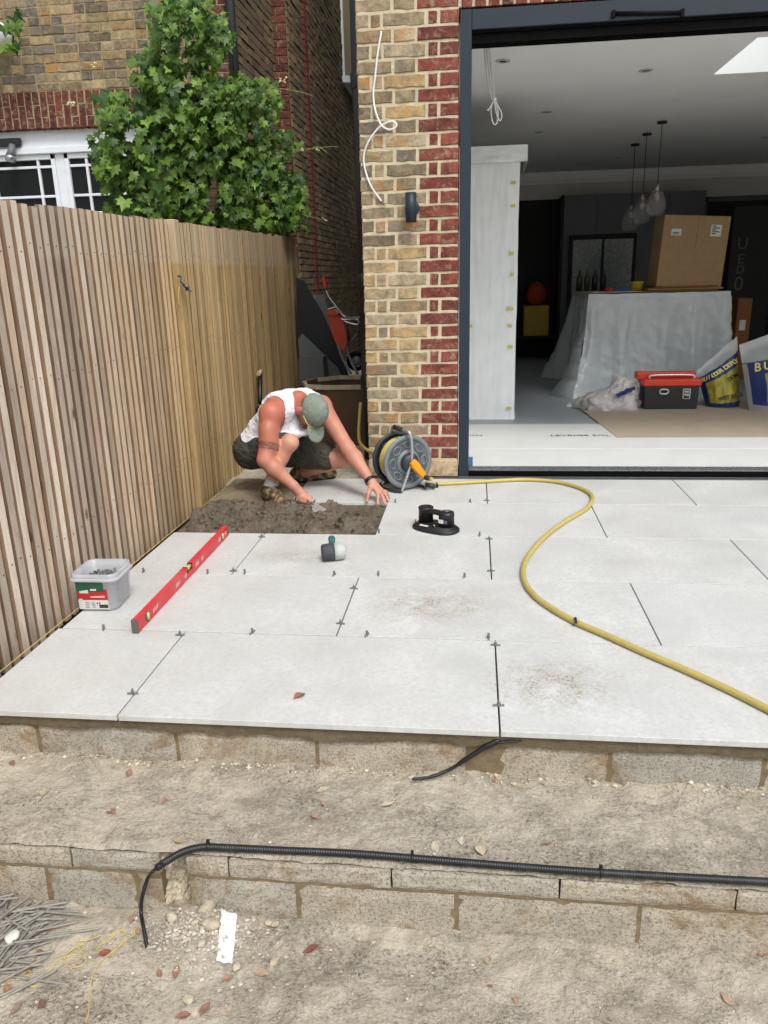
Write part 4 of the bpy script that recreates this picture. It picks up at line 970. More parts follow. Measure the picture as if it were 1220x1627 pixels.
# rubber mallet
a, b = onz(510, 895), onz(549, 892); dx = (Vector(b)-Vector(a)); L = dx.length*.97
ml = thing('rubber_mallet', 'mallet with half black half white rubber head and teal handle on a slab', 'mallet', (a[0], a[1]+.03, .0435), math.atan2(dx.y, dx.x)+.05)
RX = Matrix.Rotation(PI/2, 4, 'Y'); RB = plain('black_rubber_head', S(62,64,70), .7, 0, .25, 25); RWm = plain('white_rubber_head', S(176,179,176), .6, 0, .12, 20)
m = MB(); m.lathe([(.0, 0), (.036, 0), (.0405, .006), (.0425, L*.3), (.0425, L*.52)], RX, 26); m.build('black_face', RB, ml)
m = MB(); m.lathe([(.0427, L*.52), (.0425, L*.75), (.038, L*.93), (.03, L), (.0, L)], RX, 26); m.build('white_face', RWm, ml)
TEAL = plain('teal_handle', S(44,112,112), .45, 0, .15, 30); e = Vector(ony(527, 856, a[1]+.25))-Vector((a[0], a[1]+.03, .0435)); e = Matrix.Rotation(-ml.rotation_euler.z, 3, 'Z') @ e; s_ = Vector((L*.47, .02, .02))
m = MB(); m.tube([s_, s_+(e-s_)*.5], .011, 12); m.build('shaft', plain('steel_shaft', S(130,132,130), .4, .6), ml)
m = MB(); m.tube([s_+(e-s_)*.45, s_+(e-s_)*.6, s_+(e-s_)*.85, s_+(e-s_)*.97, e], [.013, .017, .0165, .019, .012], 14); m.build('grip', TEAL, ml)
# suction lifter
a, b = Vector(onz(655, 836)), Vector(onz(731, 842)); c = (a+b)/2; c.y -= .02; ang = math.atan2((onz(712,836)-onz(672,828))[1], (onz(712,836)-onz(672,828))[0])
sl_ = thing('suction_lifter', 'black battery suction lifter with two posts and a bar handle on the white slabs', 'suction lifter', (c.x, c.y, 0), ang)
m = MB(); n = 40; pr = lambda r, z: [(max(.14, 0)*0+(.135*r)*math.copysign(abs(math.cos(2*PI*k/n))**.75, math.cos(2*PI*k/n)), .082*r*math.copysign(abs(math.sin(2*PI*k/n))**.8, math.sin(2*PI*k/n)), z) for k in range(n)]
rings = [pr(1.0, 0), pr(1.0, .012), pr(.95, .02), pr(.86, .022), pr(.84, .03), pr(.4, .034)]; vs = [p for r in rings for p in r]
m.add(vs, [(i*n+k, i*n+(k+1) % n, (i+1)*n+(k+1) % n, (i+1)*n+k) for i in range(5) for k in range(n)]+[tuple(5*n+k for k in range(n))], 0, True); m.build('suction_pad', BLK2, sl_)
m = MB(); m.lathe([(.041, .028), (.039, .10), (.041, .102), (.041, .112), (.036, .115), (.03, .115), (.028, .108), (0, .108)], TR((-.072, .012, 0)), 24); m.build('post', BLACK, sl_)
m = MB(); m.lathe([(.043, .028), (.041, .085), (.043, .087), (.040, .108), (.030, .112), (0, .112)], TR((.068, .0, 0)), 24); m.build('motor_post', BLACK, sl_)
m = MB(); m.grid(lambda a_, b_: (-.05+.095*a_, .006+.020*math.cos(2*PI*b_), .090+.002*a_+.015*math.sin(2*PI*b_)+.004*math.sin(PI*a_)), 12, 14); m.build('handle', BLACK, sl_)
m = MB(); m.box(.045, .075, -.044, -.041, .055, .075); m.build('label', LABEL, sl_); m = MB(); m.box(.078, .095, -.040, -.036, .055, .073); m.build('label', GREYP, sl_)
m = MB(); m.tube([(-.1,-.046,.034), (-.1,-.05,.05), (-.088,-.05,.05), (-.088,-.046,.034)], .003, 6); m.tube([(.02,-.06,.03), (.02,-.064,.046), (.034,-.064,.046), (.034,-.06,.03)], .003, 6); m.build('release_ring', CHROME, sl_)
m = MB(); m.box(-.06, -.01, -.07, -.055, .0305, .0335); m.build('badge', LABEL, sl_)
m = MB(); m.lathe([(.016, .112), (.014, .118), (.0, .118)], TR((.068, 0, 0)), 14); m.build('switch', GREYP, sl_)
# plastic tub of clips
bx0, by0 = -1.728, .765; bwid, bdep = .165, .17; bh_ = float(ony(150, 915, .745)[2])
def m_tub():
    t = NT('translucent_tub', .25, .5); t.col(S(212,216,222)); tb = t.n('ShaderNodeBsdfTransparent'); mx = t.n('ShaderNodeMixShader'); mx.inputs[0].default_value = .55
    t.t.links.new(t.b.outputs[0], mx.inputs[1]); t.t.links.new(tb.outputs[0], mx.inputs[2]); t.t.links.new(mx.outputs[0], t.out.inputs[0]); return t.m
bk_ = thing('clip_tub', 'open translucent plastic tub of levelling clips with a red and green label by the fence', 'tub', (bx0+bwid/2, by0+bdep/2, 0), .04)
def rrect(hw, hd, r, z, n=6):
    out = []
    for cx, cy, a0 in ((hw-r, hd-r, 0), (-hw+r, hd-r, PI/2), (-hw+r, -hd+r, PI), (hw-r, -hd+r, 1.5*PI)):
        for k in range(n+1): out.append((cx+r*math.cos(a0+PI/2*k/n), cy+r*math.sin(a0+PI/2*k/n), z))
    return out
def loft(m, rings, mi=0, cap0=True, cap1=False):
    n = len(rings[0]); vs = [p for r in rings for p in r]
    fs = [(i*n+k, i*n+(k+1) % n, (i+1)*n+(k+1) % n, (i+1)*n+k) for i in range(len(rings)-1) for k in range(n)]
    if cap0: fs.append(tuple(reversed(range(n))))
    if cap1: fs.append(tuple((len(rings)-1)*n+k for k in range(n)))
    m.add(vs, fs, mi, True)
hw, hd = bwid/2, bdep/2; TUB = m_tub()
m = MB(); loft(m, [rrect(hw-.006, hd-.006, .03, .002), rrect(hw, hd, .032, .01), rrect(hw+.012, hd+.01, .034, bh_-.03), rrect(hw+.014, hd+.012, .034, bh_-.03), rrect(hw+.013, hd+.011, .034, bh_), rrect(hw+.008, hd+.006, .032, bh_), rrect(hw+.007, hd+.005, .032, bh_-.03), rrect(hw-.004, hd-.004, .028, .014)]); m.build('tub', TUB, bk_)
m = MB(); loft(m, [rrect(hw+.013, hd+.011, .036, bh_-.034), rrect(hw+.022, hd+.02, .038, bh_-.030), rrect(hw+.022, hd+.02, .038, bh_-.022), rrect(hw+.014, hd+.012, .036, bh_-.018)], 0, False); m.build('rim_band', TUB, bk_)
m = MB(); m.grid(lambda a_, b_: ((a_-.5)*(bwid-.01), (b_-.5)*(bdep-.01), bh_*.62+.01*fbm(a_*9, b_*9)), 12, 12); m.build('clip_bed', CLIP, bk_)
m = MB()
for i in range(130):
    T_ = TR((rnd.uniform(-hw+.02, hw-.02), rnd.uniform(-hd+.02, hd-.02), bh_*.62+rnd.uniform(.003, .02)), rnd.uniform(0, 6), rnd.uniform(0, 6), rnd.uniform(0, 6)); m.box(-.016, .016, -.0015, .0015, -.005, .005, 0, T_)
stuff(m.build('loose_clips', CLIP, bk_))
lb_ = obj('label', None, bk_, (0, 0, 0))
def lab(x0, x1, z0, z1, c, nm, y=0., skew=0.):
    mm = MB(); yb = lambda z: -(hd+.0025+.010*z/(bh_-.03))-y
    mm.add([(x0, yb(z0), z0), (x1, yb(z0), z0+skew*.0), (x1, yb(z1), z1+skew), (x0, yb(z1), z1)], [(0,1,2,3)]); return mm.build(nm, plain('label_'+nm, c, .5, 0, .12, 60), lb_)
lx0, lx1 = -hw+.008, hw-.028; lh = bh_-.04
lab(lx0, lx1, .012, .012+lh*.33, S(206,206,200), 'white_field'); lab(lx0, lx1, .012+lh*.33, .012+lh*.62, S(176,36,40), 'red_field', .0002, .012); lab(lx0, lx1-.012, .012+lh*.62, .012+lh*.98, S(34,84,62), 'green_field', 0, -.004); lab(lx0, lx1-.02, .012+lh*.94, .012+lh*.99, S(40,40,40), 'dark_edge', .0004)
lab(lx1-.042, lx1-.004, .018, .034, S(44,44,46), 'dark_box', .0008)
for q in range(4): lab(lx0+.028, lx0+.046, .018+.008*q, .021+.008*q, S(120,120,116), 'print', .0008); lab(lx0+.056, lx0+.07, .020+.007*q, .0225+.007*q, S(110,110,106), 'print', .0008)
lab(lx0+.078, lx0+.083, .036, .044, S(50,50,50), 'print', .0008); lab(lx0+.088, lx0+.094, .036, .044, S(70,70,70), 'print', .0008)
lab(lx0+.004, lx0+.02, .055, .061, S(226,200,196), 'print', .001); lab(lx0+.055, lx1-.012, .066, .072, S(226,170,166), 'print', .001, .004); lab(lx0+.012, lx0+.05, .086, .096, S(190,206,190), 'print', .001, .006); lab(lx0+.06, lx0+.085, .098, .106, S(206,214,204), 'print', .001)
# hose reel
nrm = Vector((.57, -.82, 0)).normalized(); tan = Vector((.82, .57, 0)).normalized()
rc = Vector(ony(648, 734, 2.705)); RZ = float(rc.z)
RL = thing('hose_reel', 'grey garden hose reel with orange crank wound with yellow hose against the brick pier', 'hose reel', (rc.x, rc.y, 0), math.atan2(nrm.y, nrm.x))
# local: x towards the viewer along the axle, y to the right, z up
def Tl(p): return Vector(p)
RG = plain('reel_grey_plastic', S(110,118,122), .42, 0, .1, 14); RGD = plain('reel_dark_plastic', S(44,48,54), .5, 0, .15, 20); HOSE = plain('yellow_hose', S(184,168,96), .45, 0, .1, 30, .4, 0, .25, S(170,140,60)); ORC = plain('orange_crank', S(236,150,20), .4)
RXm = Matrix.Rotation(PI/2, 4, 'Y')
RR = .172
def disc(x, mat):
    m = MB(); m.lathe([(RR-.03, -.006), (RR, -.008), (RR+.003, .0), (RR, .008), (RR-.03, .006), (RR-.03, -.006)], TR((x, 0, RZ)) @ RXm, 48)
    m.lathe([(.03, -.008), (.078, -.008), (.085, .0), (.078, .010), (.03, .012)], TR((x, 0, RZ)) @ RXm, 32)
    for k in range(8):
        a0 = 2*PI*(k+.5)/8; pts = []
        for rr, da in ((.07, .26), (.085, .20), (.11, .14), (.125, .16), (.15, .26)):
            pts.append((rr*math.cos(a0-da), rr*math.sin(a0-da)))
        for rr, da in ((.15, .26), (.125, .16), (.11, .14), (.085, .20), (.07, .26)):
            pts.append((rr*math.cos(a0+da), rr*math.sin(a0+da)))
        cx_, cy_ = .113*math.cos(2*PI*k/8), .113*math.sin(2*PI*k/8)
        m.tube([TR((x, 0, RZ)) @ RXm @ Vector((cx_+(.021*math.cos(a_)*math.cos(2*PI*k/8)-.030*math.sin(a_)*math.sin(2*PI*k/8)), cy_+(.021*math.cos(a_)*math.sin(2*PI*k/8)+.030*math.sin(a_)*math.cos(2*PI*k/8)), .004)) for a_ in [2*PI*q/20 for q in range(20)]], .0045, 6, closed=True)
        m.lathe([(0, -.002), (.017, -.001), (.021, .003)], TR((x, 0, RZ)) @ RXm @ TR((cx_, cy_, -.002)), 14)
    m.lathe([(.07, .0035), (.145, .0035)], TR((x, 0, RZ)) @ RXm, 40); m.lathe([(.07, -.0035), (.145, -.0035)], TR((x, 0, RZ)) @ RXm, 40)
    return m.build('drum_disc', mat, RL)
disc(0, RG); disc(-.15, RGD)
m = MB(); m.lathe([(.07, -.142), (.07, -.008)], TR((0, 0, RZ)) @ RXm, 24); m.build('drum', RGD, RL)
m = MB()
for lay_ in range(3):
    for k in range(6):
        r_ = .085+.024*lay_; xx = -.135+.022*k+(.011 if lay_ % 2 else 0)
        if lay_ == 2 and k in (0, 5): continue
        m.tube([(xx+.002*math.sin(3*t_), r_*math.cos(t_), RZ+r_*math.sin(t_)) for t_ in [2*PI*q/36 for q in range(36)]], .0118, 8, closed=True)
m.build('wound_hose', HOSE, RL)
m = MB(); m.lathe([(.06, .004), (.062, .03), (.05, .05), (.0, .052)], TR((0, 0, RZ)) @ RXm, 24); m.build('hub', RGD, RL)
m = MB()
hp = spline([(.045, -.075, .012), (.045, -.04, RZ*.5), (.045, -.005, RZ)], 6); m.tube(hp, .0095, 10)
m.tube(spline([(.045, 0, RZ+.0), (.045, .004, RZ+.1), (.045, -.004, RZ+.175), (.03, -.012, RZ+.2), (-.02, -.02, RZ+.205)], 8), .0105, 10); m.tube(spline([(-.17, -.02, RZ), (-.17, -.02, RZ+.15), (-.16, -.02, RZ+.2), (-.14, -.02, RZ+.205)], 6), .0105, 10)
m.tube(spline([(-.17, -.02, RZ), (-.17, -.06, .08), (-.17, -.10, .012)], 6), .0095, 10); m.build('frame_tube', ALU, RL)
m = MB(); m.tube([(-.03, -.02, RZ+.205), (-.13, -.02, RZ+.206)], .0155, 12); m.build('carry_grip', RGD, RL)
m = MB(); m.tube(spline([(.05, -.08, .012), (0, -.11, .010), (-.12, -.13, .010), (-.19, -.10, .012), (-.19, .0, .012), (-.1, .06, .012), (.02, .1, .012), (.06, .09, .012)], 8), .010, 8); m.build('foot', RGD, RL)
m = MB(); cd = Vector((0, .62, -.78)).normalized(); ca = Vector((.062, .0, RZ+.005))
wd = Vector((0, .78, .62)); vs = []
for tt, w_ in ((-.02, .022), (.0, .03), (.03, .030), (.10, .022), (.135, .018)):
    p = ca+cd*tt; vs += [p+wd*w_, p-wd*w_, p-wd*w_*.8+Vector((.03, 0, 0)), p+wd*w_*.8+Vector((.03, 0, 0))]
m.add(vs, [(i*4+k, i*4+(k+1) % 4, (i+1)*4+(k+1) % 4, (i+1)*4+k) for i in range(4) for k in range(4)]+[(3,2,1,0), (16,17,18,19)]); m.build('crank', ORC, RL, .006, 2)
m = MB(); kp = ca+cd*.125; m.tube([kp+Vector((.0,0,0)), kp+Vector((.04,0,0)), kp+Vector((.075,.004,0))], [.016, .018, .013], 12); m.build('knob', RGD, RL)
m = MB(); m.tube([kp+Vector((.075,.004,0)), kp+Vector((.09,.008,-.0))], .012, 12); m.build('knob_end', HOSE, RL)
m = MB(); m.tube([(.05, .10, .03), (.09, .145, .022)], .016, 10); m.build('connector', RGD, RL)
# hose across the patio
hpx = [(676,766),(695,768),(725,766.5),(770,764),(830,761),(880,764),(915,772),(936,782),(941,793),(930,808),(900,826),(872,846),(850,868),(836,888),(831,908),(836,928),(852,948),(880,968),(914,987),(960,1007),(1020,1034),(1090,1064),(1160,1096),(1220,1126),(1310,1172),(1400,1225)]
HR = .0125
hw_ = [tuple(onz(u, v+1, HR)) for u, v in hpx[:-1]]+[(1.0, -.005, HR+.002), (1.06, -.05, -.04), (1.09, -.07, -.13), (1.18, -.10, TREAD+HR+.008), (1.5, -.16, TREAD+HR+.006), (2.1, -.14, TREAD+HR+.006), (2.9, -.2, TREAD+HR+.006)]
m = MB(); m.tube(spline(hw_, 8), HR, 10); hs_ = tag(m.build('garden_hose', HOSE), 'long yellow garden hose snaking from the reel across the white patio', 'hose')
for (u, v) in ((694, 770), (914, 986)):
    p = onz(u, v, HR+.01); m = MB(); m.tube([(0,-.018,-.004), (0,-.012,.006), (0, .0, .0105), (0,.012,.005), (.004,.016,-.008)], .005, 6); m.box(-.008, .008, .0, .035, -.02, -.012); m.build('hose_tie', BLACK, hs_, 0, 1, tuple(p))
m = MB(); m.tube(spline([ony(573, 640, 3.6), ony(571, 665, 3.55), ony(570, 685, 3.45), ony(572, 703, 3.3), ony(582, 714, 3.1), ony(594, 719, 2.9), ony(606, 722, 2.82)], 8), .012, 10)
tag(m.build('garden_hose', HOSE), 'yellow supply hose rising in the alley behind the hose reel', 'hose')
# wall lamp and cable on the pier
wl = thing('wall_light', 'anthracite cylindrical up and down wall light on the brick pier', 'light', (-.479, OY-.065, 1.711))
m = MB(); m.lathe([(.026, -.085), (.034, -.085), (.034, .085), (.026, .085), (.026, .06), (0, .06)], None, 24); m.build('cylinder', ANTH, wl); m = MB(); m.lathe([(.045, 0), (.045, .012), (.04, .016), (0, .016)], TR((.004, .062, 0), PI/2), 20); m.build('back_plate', ANTH, wl)
m = MB(); m.box(-.015, .015, .02, .055, -.02, .02); m.build('stem', ANTH, wl)
wp = lambda u, v, d=.008: ony(u, v, OY-d)
m = MB(); m.tube(spline([wp(605,50,-.01), wp(605,55), wp(600,85), wp(596,120), wp(593,150), wp(596,175,.02), wp(604,196,.03), wp(614,205,.04), wp(624,205,.045), wp(630,199,.045), wp(624,193,.04), wp(612,196,.035), wp(600,205,.03), wp(586,224,.02), wp(578,247), wp(580,270), wp(590,297,.015), wp(606,320,.01)], 7), .0058, 8)
wc = tag(m.build('wall_cable', WCAB), 'loose white cable looping down the face of the brick pier', 'cable')
m = MB(); m.tube([wp(606,320,.01), wp(610,324,.012), wp(614,323,.014)], .0035, 6); m.tube([wp(606,320,.01), wp(611,327,.012)], .0032, 6); m.build('bare_cores', GREYP, wc)
# ------------------------------------------------------------------ conduit and cables on the steps
def corr(pts, r, mi=0):
    P = spline(pts, 40); L = sum((P[i+1]-P[i]).length for i in range(len(P)-1)); n = int(L/.0017); out = []; acc = 0; i = 0; d = [0]
    for k in range(len(P)-1): d.append(d[-1]+(P[k+1]-P[k]).length)
    for q in range(n):
        s = L*q/(n-1)
        while i < len(d)-2 and d[i+1] < s: i += 1
        out.append(P[i].lerp(P[i+1], (s-d[i])/max(1e-9, d[i+1]-d[i])))
    return out, [r*(1. if q % 4 < 2 else .91) for q in range(n)]
CZ = TREAD+.016
cpx = [(249,1379),(268,1366),(292,1353),(322,1346),(365,1347),(450,1351),(560,1356),(700,1367),(850,1379),(1000,1389),(1220,1401),(1420,1412)]
P, R_ = corr([tuple(onz(u, v, CZ)) for u, v in cpx]+[(1.5, -.335, CZ), (2.3, -.33, CZ), (3.5, -.34, CZ)], .0106); cd_ = thing('cable_conduit', 'black corrugated cable conduit lying along the edge of the lower step', 'conduit', (0,0,0))
m = MB(); m.tube(P, R_, 10); CORR = plain('black_conduit', S(26,28,31), .4, 0, .15, 40, .5, 0, .3, S(88,84,78)); m.build('corrugated_tube', CORR, cd_)
for (u, v) in ((331,1345),(655,1363),(954,1386)):
    c = onz(u, v, CZ); d = Vector(onz(u+6, v, CZ))-Vector(onz(u-6, v, CZ)); T_ = TR(c) @ d.to_track_quat('Z', 'Y').to_matrix().to_4x4(); m = MB(); m.lathe([(.0125, -.003), (.0125, .003)], T_, 12); m.box(-.004, .004, .012, .022, -.004, .004, 0, T_); m.build('cable_tie', BLACK, cd_)
e0 = onz(249, 1379, CZ)
m = MB(); m.tube(spline([tuple(onz(262,1371,CZ)), tuple(e0), tuple(ony(236,1393,RIS2-.02)), tuple(ony(227,1420,RIS2-.035)), tuple(ony(224,1448,RIS2-.045)), tuple(Vector(onz(228,1474,LOWZ+.03))*1.0+Vector((0,0,.0))), tuple(Vector((*onz(232,1494,LOWZ+.03)[:2], gz(*onz(232,1494,LOWZ+.03)[:2])+.004)))], 8), .0052, 8); m.build('armoured_cable', BLACK, cd_)
m = MB(); m.tube(spline([tuple(onz(655,1238,TREAD+.028)), tuple(onz(685,1234,TREAD+.032)), tuple(ony(715,1222,.0)), tuple(ony(745,1203,.005)), tuple(ony(772,1186,.012)), tuple(ony(797,1174,.03)), (ony(797,1174,.1))], 8), [.0045]*8+[.0055]*12+[.0075]*12+[.010]*17, 8)
for q in range(3): m.tube(spline([tuple(ony(775+6*q,1184-2*q,.01)), tuple(ony(800+8*q,1178,.012)), tuple(ony(825+6*q,1175-q,.022))], 5), .0035, 6)
tag(m.build('black_cable', BLACK), 'black taped cable coming out from under the patio edge onto the step', 'cable')
# ------------------------------------------------------------------ litter on the steps and the lower ground
def gnd(u, v, low): 
    p = onz(u, v, LOWZ if low else TREAD+.004); return Vector((p[0], p[1], gz(p[0], p[1]) if low else tz(p[0], p[1])))
def leaf_mesh(kind):
    r = random.Random(kind*3+2); m = MB(); n = 9; L = 1.; W = .5+.12*r.random(); curl = r.uniform(.05, .3)
    sh = [(0,.06),(.1,.35),(.25,.75),(.42,1.),(.58,.98),(.74,.75),(.88,.4),(1.,.03)]
    vs = []; 
    for t_, w_ in sh:
        for s in (-1, -.5, 0, .5, 1):
            j = r.uniform(-.02, .02); vs.append((t_-.5, s*w_*W*.5+j*.3, curl*(s*s)*w_*.35+.22*curl*math.sin(t_*PI*1.3+kind)+.02*(abs(s) == .5)+j))
    fs = [(i*5+k, i*5+k+1, (i+1)*5+k+1, (i+1)*5+k) for i in range(len(sh)-1) for k in range(4)]
    m.add(vs, fs, 0, True); m.tube([(-.5, 0, .22*curl*math.sin(kind)+.01), (-.62, .02, .02)], .012, 5)
    return m.mesh('fallen_leaf', LEAFDRY)
def m_dry():
    t = NT('dry_leaf', .75, .3); o = t.shift(t.co('Object'), 9.); n = t.noise(o, 3, 5, .7); c = t.mix(1., t.ocol(), t.ramp(n, [(.3, .7), (.7, 1.25)]), 'MULTIPLY')
    y = t.sep(t.co('Object'))[1]; vein = t.ramp(t.math('ABSOLUTE', y), [(.0, 1.), (.03, 0)]); c = t.mix(t.math('MULTIPLY', vein, .5), c, t.mix(1., t.ocol(), (1.6,1.6,1.6), 'MULTIPLY')); t.col(c); t.bump(n, .3, .05); return t.m
LEAFDRY = m_dry(); LM = [leaf_mesh(k) for k in range(5)]
BRN, ORG, TAN, PAL = S(142,90,62), S(170,92,50), S(176,146,108), S(190,172,138)
leaves = [  # u, v, low ground?, size, colour, label
 (476,1107,2,.055,S(166,88,52),'curled orange-brown leaf alone on the white front slab'),
 (176,1289,0,.055,S(168,112,84),'pinkish brown leaf flat on the earth step left of centre'), (258,1273,0,.045,S(172,128,98),'pale brown leaf on the earth step near the block wall'),
 (286,1338,0,.05,S(176,150,100),'yellowish leaf on the earth step just above the conduit bend'), (513,1256,0,.05,S(176,158,120),'upright pale leaf on the step below the stained wall joint'), (514,1279,0,.03,S(182,128,84),'small tan leaf below the pale one on the step'),
 (501,1299,0,.04,S(160,118,92),'brown leaf with a dark centre on the step'), (616,1277,0,.055,PAL,'pale dry leaf lying on the open part of the step'), (691,1349,0,.045,PAL,'pale round leaf touching the conduit'),
 (733,1337,0,.045,S(196,184,160),'whitish leaf just behind the conduit beside the round one'), (764,1352,0,.055,S(190,168,132),'long pale leaf behind the conduit, right of two pale leaves'), (786,1245,0,.025,S(176,104,60),'tiny orange leaf at the foot of the wall by the black cable'),
 (868,1340,0,.035,S(160,118,92),'thin brown leaf on the open earth step'), (70,1262,0,.05,S(178,160,122),'beige leaf on the step near the fence'), (205,1229,0,.05,S(160,112,90),'reddish scrap of leaf at the wall foot'), (20,1215,0,.035,S(150,96,62),'brown leaf at the wall foot near the fence'),
 (167,1516,1,.04,S(150,70,46),'dark red-brown leaf tangled in the yellow string'), (494,1511,1,.055,S(142,66,48),'long red-brown leaf pointing up on the lower ground'), (443,1503,1,.045,PAL,'pale upright leaf right of the white tape'),
 (414,1547,1,.055,S(182,150,108),'tan leaf lying sideways below the white tape'), (436,1532,1,.04,S(180,158,122),'beige leaf above the tan sideways leaf'), (362,1557,1,.042,S(176,126,92),'two-tone leaf at the end of the white tape'), (281,1552,1,.045,S(160,104,76),'brown curled leaf left of the tape, larger of two'), (254,1551,1,.035,S(166,104,70),'small brown leaf left of the tape, smaller of two'),
 (326,1608,1,.05,S(152,104,70),'round brown leaf in the bottom leaf cluster'), (299,1594,1,.045,S(190,176,140),'pale leaf on top of the bottom leaf cluster'), (292,1618,1,.045,S(158,98,66),'brown leaf under the bottom leaf cluster'), (310,1617,1,.035,PAL,'pale leaf lowest in the bottom leaf cluster'), (364,1608,1,.032,TAN,'small tan leaf right of the bottom cluster'),
 (775,1526,1,.045,S(186,156,116),'tan leaf standing near the lower block wall'), (820,1588,1,.025,S(182,130,86),'little orange leaf on the bare lower ground'), (1155,1591,1,.04,S(176,136,98),'flat tan leaf on the right of the lower ground'), (1212,1519,1,.045,S(170,120,76),'orange-tan leaf by the lower wall at the far right'), (778,1570,1,.02,S(160,100,76),'tiny reddish leaf on the lower ground'),
 (68,1596,1,.045,S(128,86,66),'dark round leaf below the nails'), (142,1437,1,.045,S(168,116,66),'orange leaf against the lower wall behind the nails'), (83,1475,1,.035,S(180,128,76),'orange leaf scrap beside the nails'), (48,1533,1,.05,S(150,112,82),'brown leaf on the nail pile'), (64,1512,1,.035,S(160,84,54),'red leaf at the edge of the nail pile'), (220,1483,1,.03,S(178,122,74),'orange leaf beside the end of the black cable'), (212,1467,1,.035,S(150,116,84),'brown leaf in the corner by the black cable'), (12,1572,1,.04,S(160,112,62),'orange leaf under the nails'), (25,1602,1,.045,S(150,112,96),'pinkish leaf below the nail pile')]
for i, (u, v, low, sz, c, lb) in enumerate(leaves):
    p = Vector(onz(u, v, 0)) if low == 2 else gnd(u, v, low)
    o = obj('fallen_leaf', LM[i % 5], None, p+Vector((0, 0, .004)), (rnd.uniform(-.2, .2), rnd.uniform(-.15, .15), rnd.uniform(0, 6.28)), c); o.scale = (sz*.85,)*3; g_ = sum(c)/3; o.color = (*[.62*a+.38*g_ for a in c], 1)
    if low == 2: o.rotation_euler = (0, 0, .9)
    tag(o, lb, 'leaf', 'fallen leaves')
# pebbles and crumbs
def stone(m, p, r, seed=0, flat=.75):
    vs = []; 
    for a, b, c in ((1,0,0),(-1,0,0),(0,1,0),(0,-1,0),(0,0,1),(0,0,-1)):
        k = r*rnd.uniform(.65, 1.25); vs.append((p[0]+a*k+rnd.uniform(-.2,.2)*r, p[1]+b*k+rnd.uniform(-.2,.2)*r, p[2]+c*k*flat))
    m.add(vs, [(0,2,4),(2,1,4),(1,3,4),(3,0,4),(2,0,5),(1,2,5),(3,1,5),(0,3,5)])
def m_stone():
    t = NT('crumbs', .9, .2); r = t.n('ShaderNodeNewGeometry').outputs['Random Per Island']; c = t.ramp(r, [(0, S(150,138,116)), (.3, S(196,186,166)), (.6, S(176,160,134)), (.8, S(214,206,190)), (1, S(126,114,96))]); t.col(c); t.bump(t.noise(t.co('World'), 200, 3), .4, .003); return t.m
STONE = m_stone()
m = MB()
for i in range(1700):
    x, y = rnd.uniform(-1.7, 1.0), rnd.uniform(-1.0, -.40); 
    if fbm(x*3, y*3, 4) < rnd.uniform(-.5, .35): continue
    r = .0016+.0045*rnd.random()**4; stone(m, (x, y, gz(x, y)+r*.3), r)
for i in range(1500):
    x, y = rnd.uniform(-1.7, 1.2), RIS2+.04+(RIS1-RIS2-.04)*(1-rnd.random()**1.7*.98)
    if fbm(x*4, y*4, 6) < rnd.uniform(-.5, .3): continue
    r = .0015+.0045*rnd.random()**4; stone(m, (x, y, tz(x, y)+r*.3), r)
for i in range(260):
    x = rnd.uniform(-1.7, .9); y = RIS1-.004-.03*rnd.random()**2; r = .003+.007*rnd.random()**2; stone(m, (x, y, tz(x, y)+r*.4), r)
stuff(m.build('gravel', STONE)).__setitem__('label', 'loose gravel and crumbs scattered over steps and ground')
bpy.data.objects['gravel']['category'] = 'gravel'
m = MB()
for i in range(2400):
    a = rnd.gauss(0, .5), rnd.gauss(0, .5); x, y = heap_c[0]+a[0]*.17-.02, heap_c[1]+a[1]*.12+.01
    if y > RIS2-.004: continue
    r = .0018+.0065*rnd.random()**4; stone(m, (x, y, gz(x, y)+r*.3+.003*rnd.random()), r)
o = stuff(m.build('rubble_heap', m_wallbrick('rubble', [S(184,176,162), S(206,200,190), S(156,146,130), S(176,166,150)], S(200,190,170)))); o['label'] = 'heap of pale crushed block rubble under the broken wall joint'; o['category'] = 'rubble'
for i, (u, v, r, lb) in enumerate(((330,1460,.034,'flat brown chunk on top of the rubble heap'), (274,1470,.02,'upright grey chunk left in the rubble heap'), (338,1492,.026,'tall grey chunk in front of the rubble heap'), (428,1472,.012,'white stone chip by the lower wall'), (437,1474,.012,'tan stone chip beside the white chip'), (322,1520,.012,'pale chip at the foot of the rubble'), (377,1541,.014,'pale stone at the end of the white tape'), (312,1487,.012,'small angular chip in the rubble'), (296,1500,.013,'grey lump below the rubble heap'))):
    p = gnd(u, v, 1); m = MB()
    r_ = random.Random(i); n = 10; ring = [[(r*(1+.25*r_.uniform(-1,1))*math.cos(2*PI*k/n), r*.7*(1+.2*r_.uniform(-1,1))*math.sin(2*PI*k/n), z*r) for k in range(n)] for z in (-.3, .25)]; ring.append([(x*.7, y*.7, r*.45*(1+.2*r_.random())) for x, y, z in ring[1]])
    loft(m, ring, 0, True, True); o = m.build('rubble_chunk', CHALK if i != 0 else BLOCK, None, 0, 1, p+Vector((0, 0, .006))); o.rotation_euler = (rnd.uniform(-.3,.3), rnd.uniform(-.3,.3), rnd.uniform(0,6)); tag(o, lb, 'rubble', 'rubble chunks')
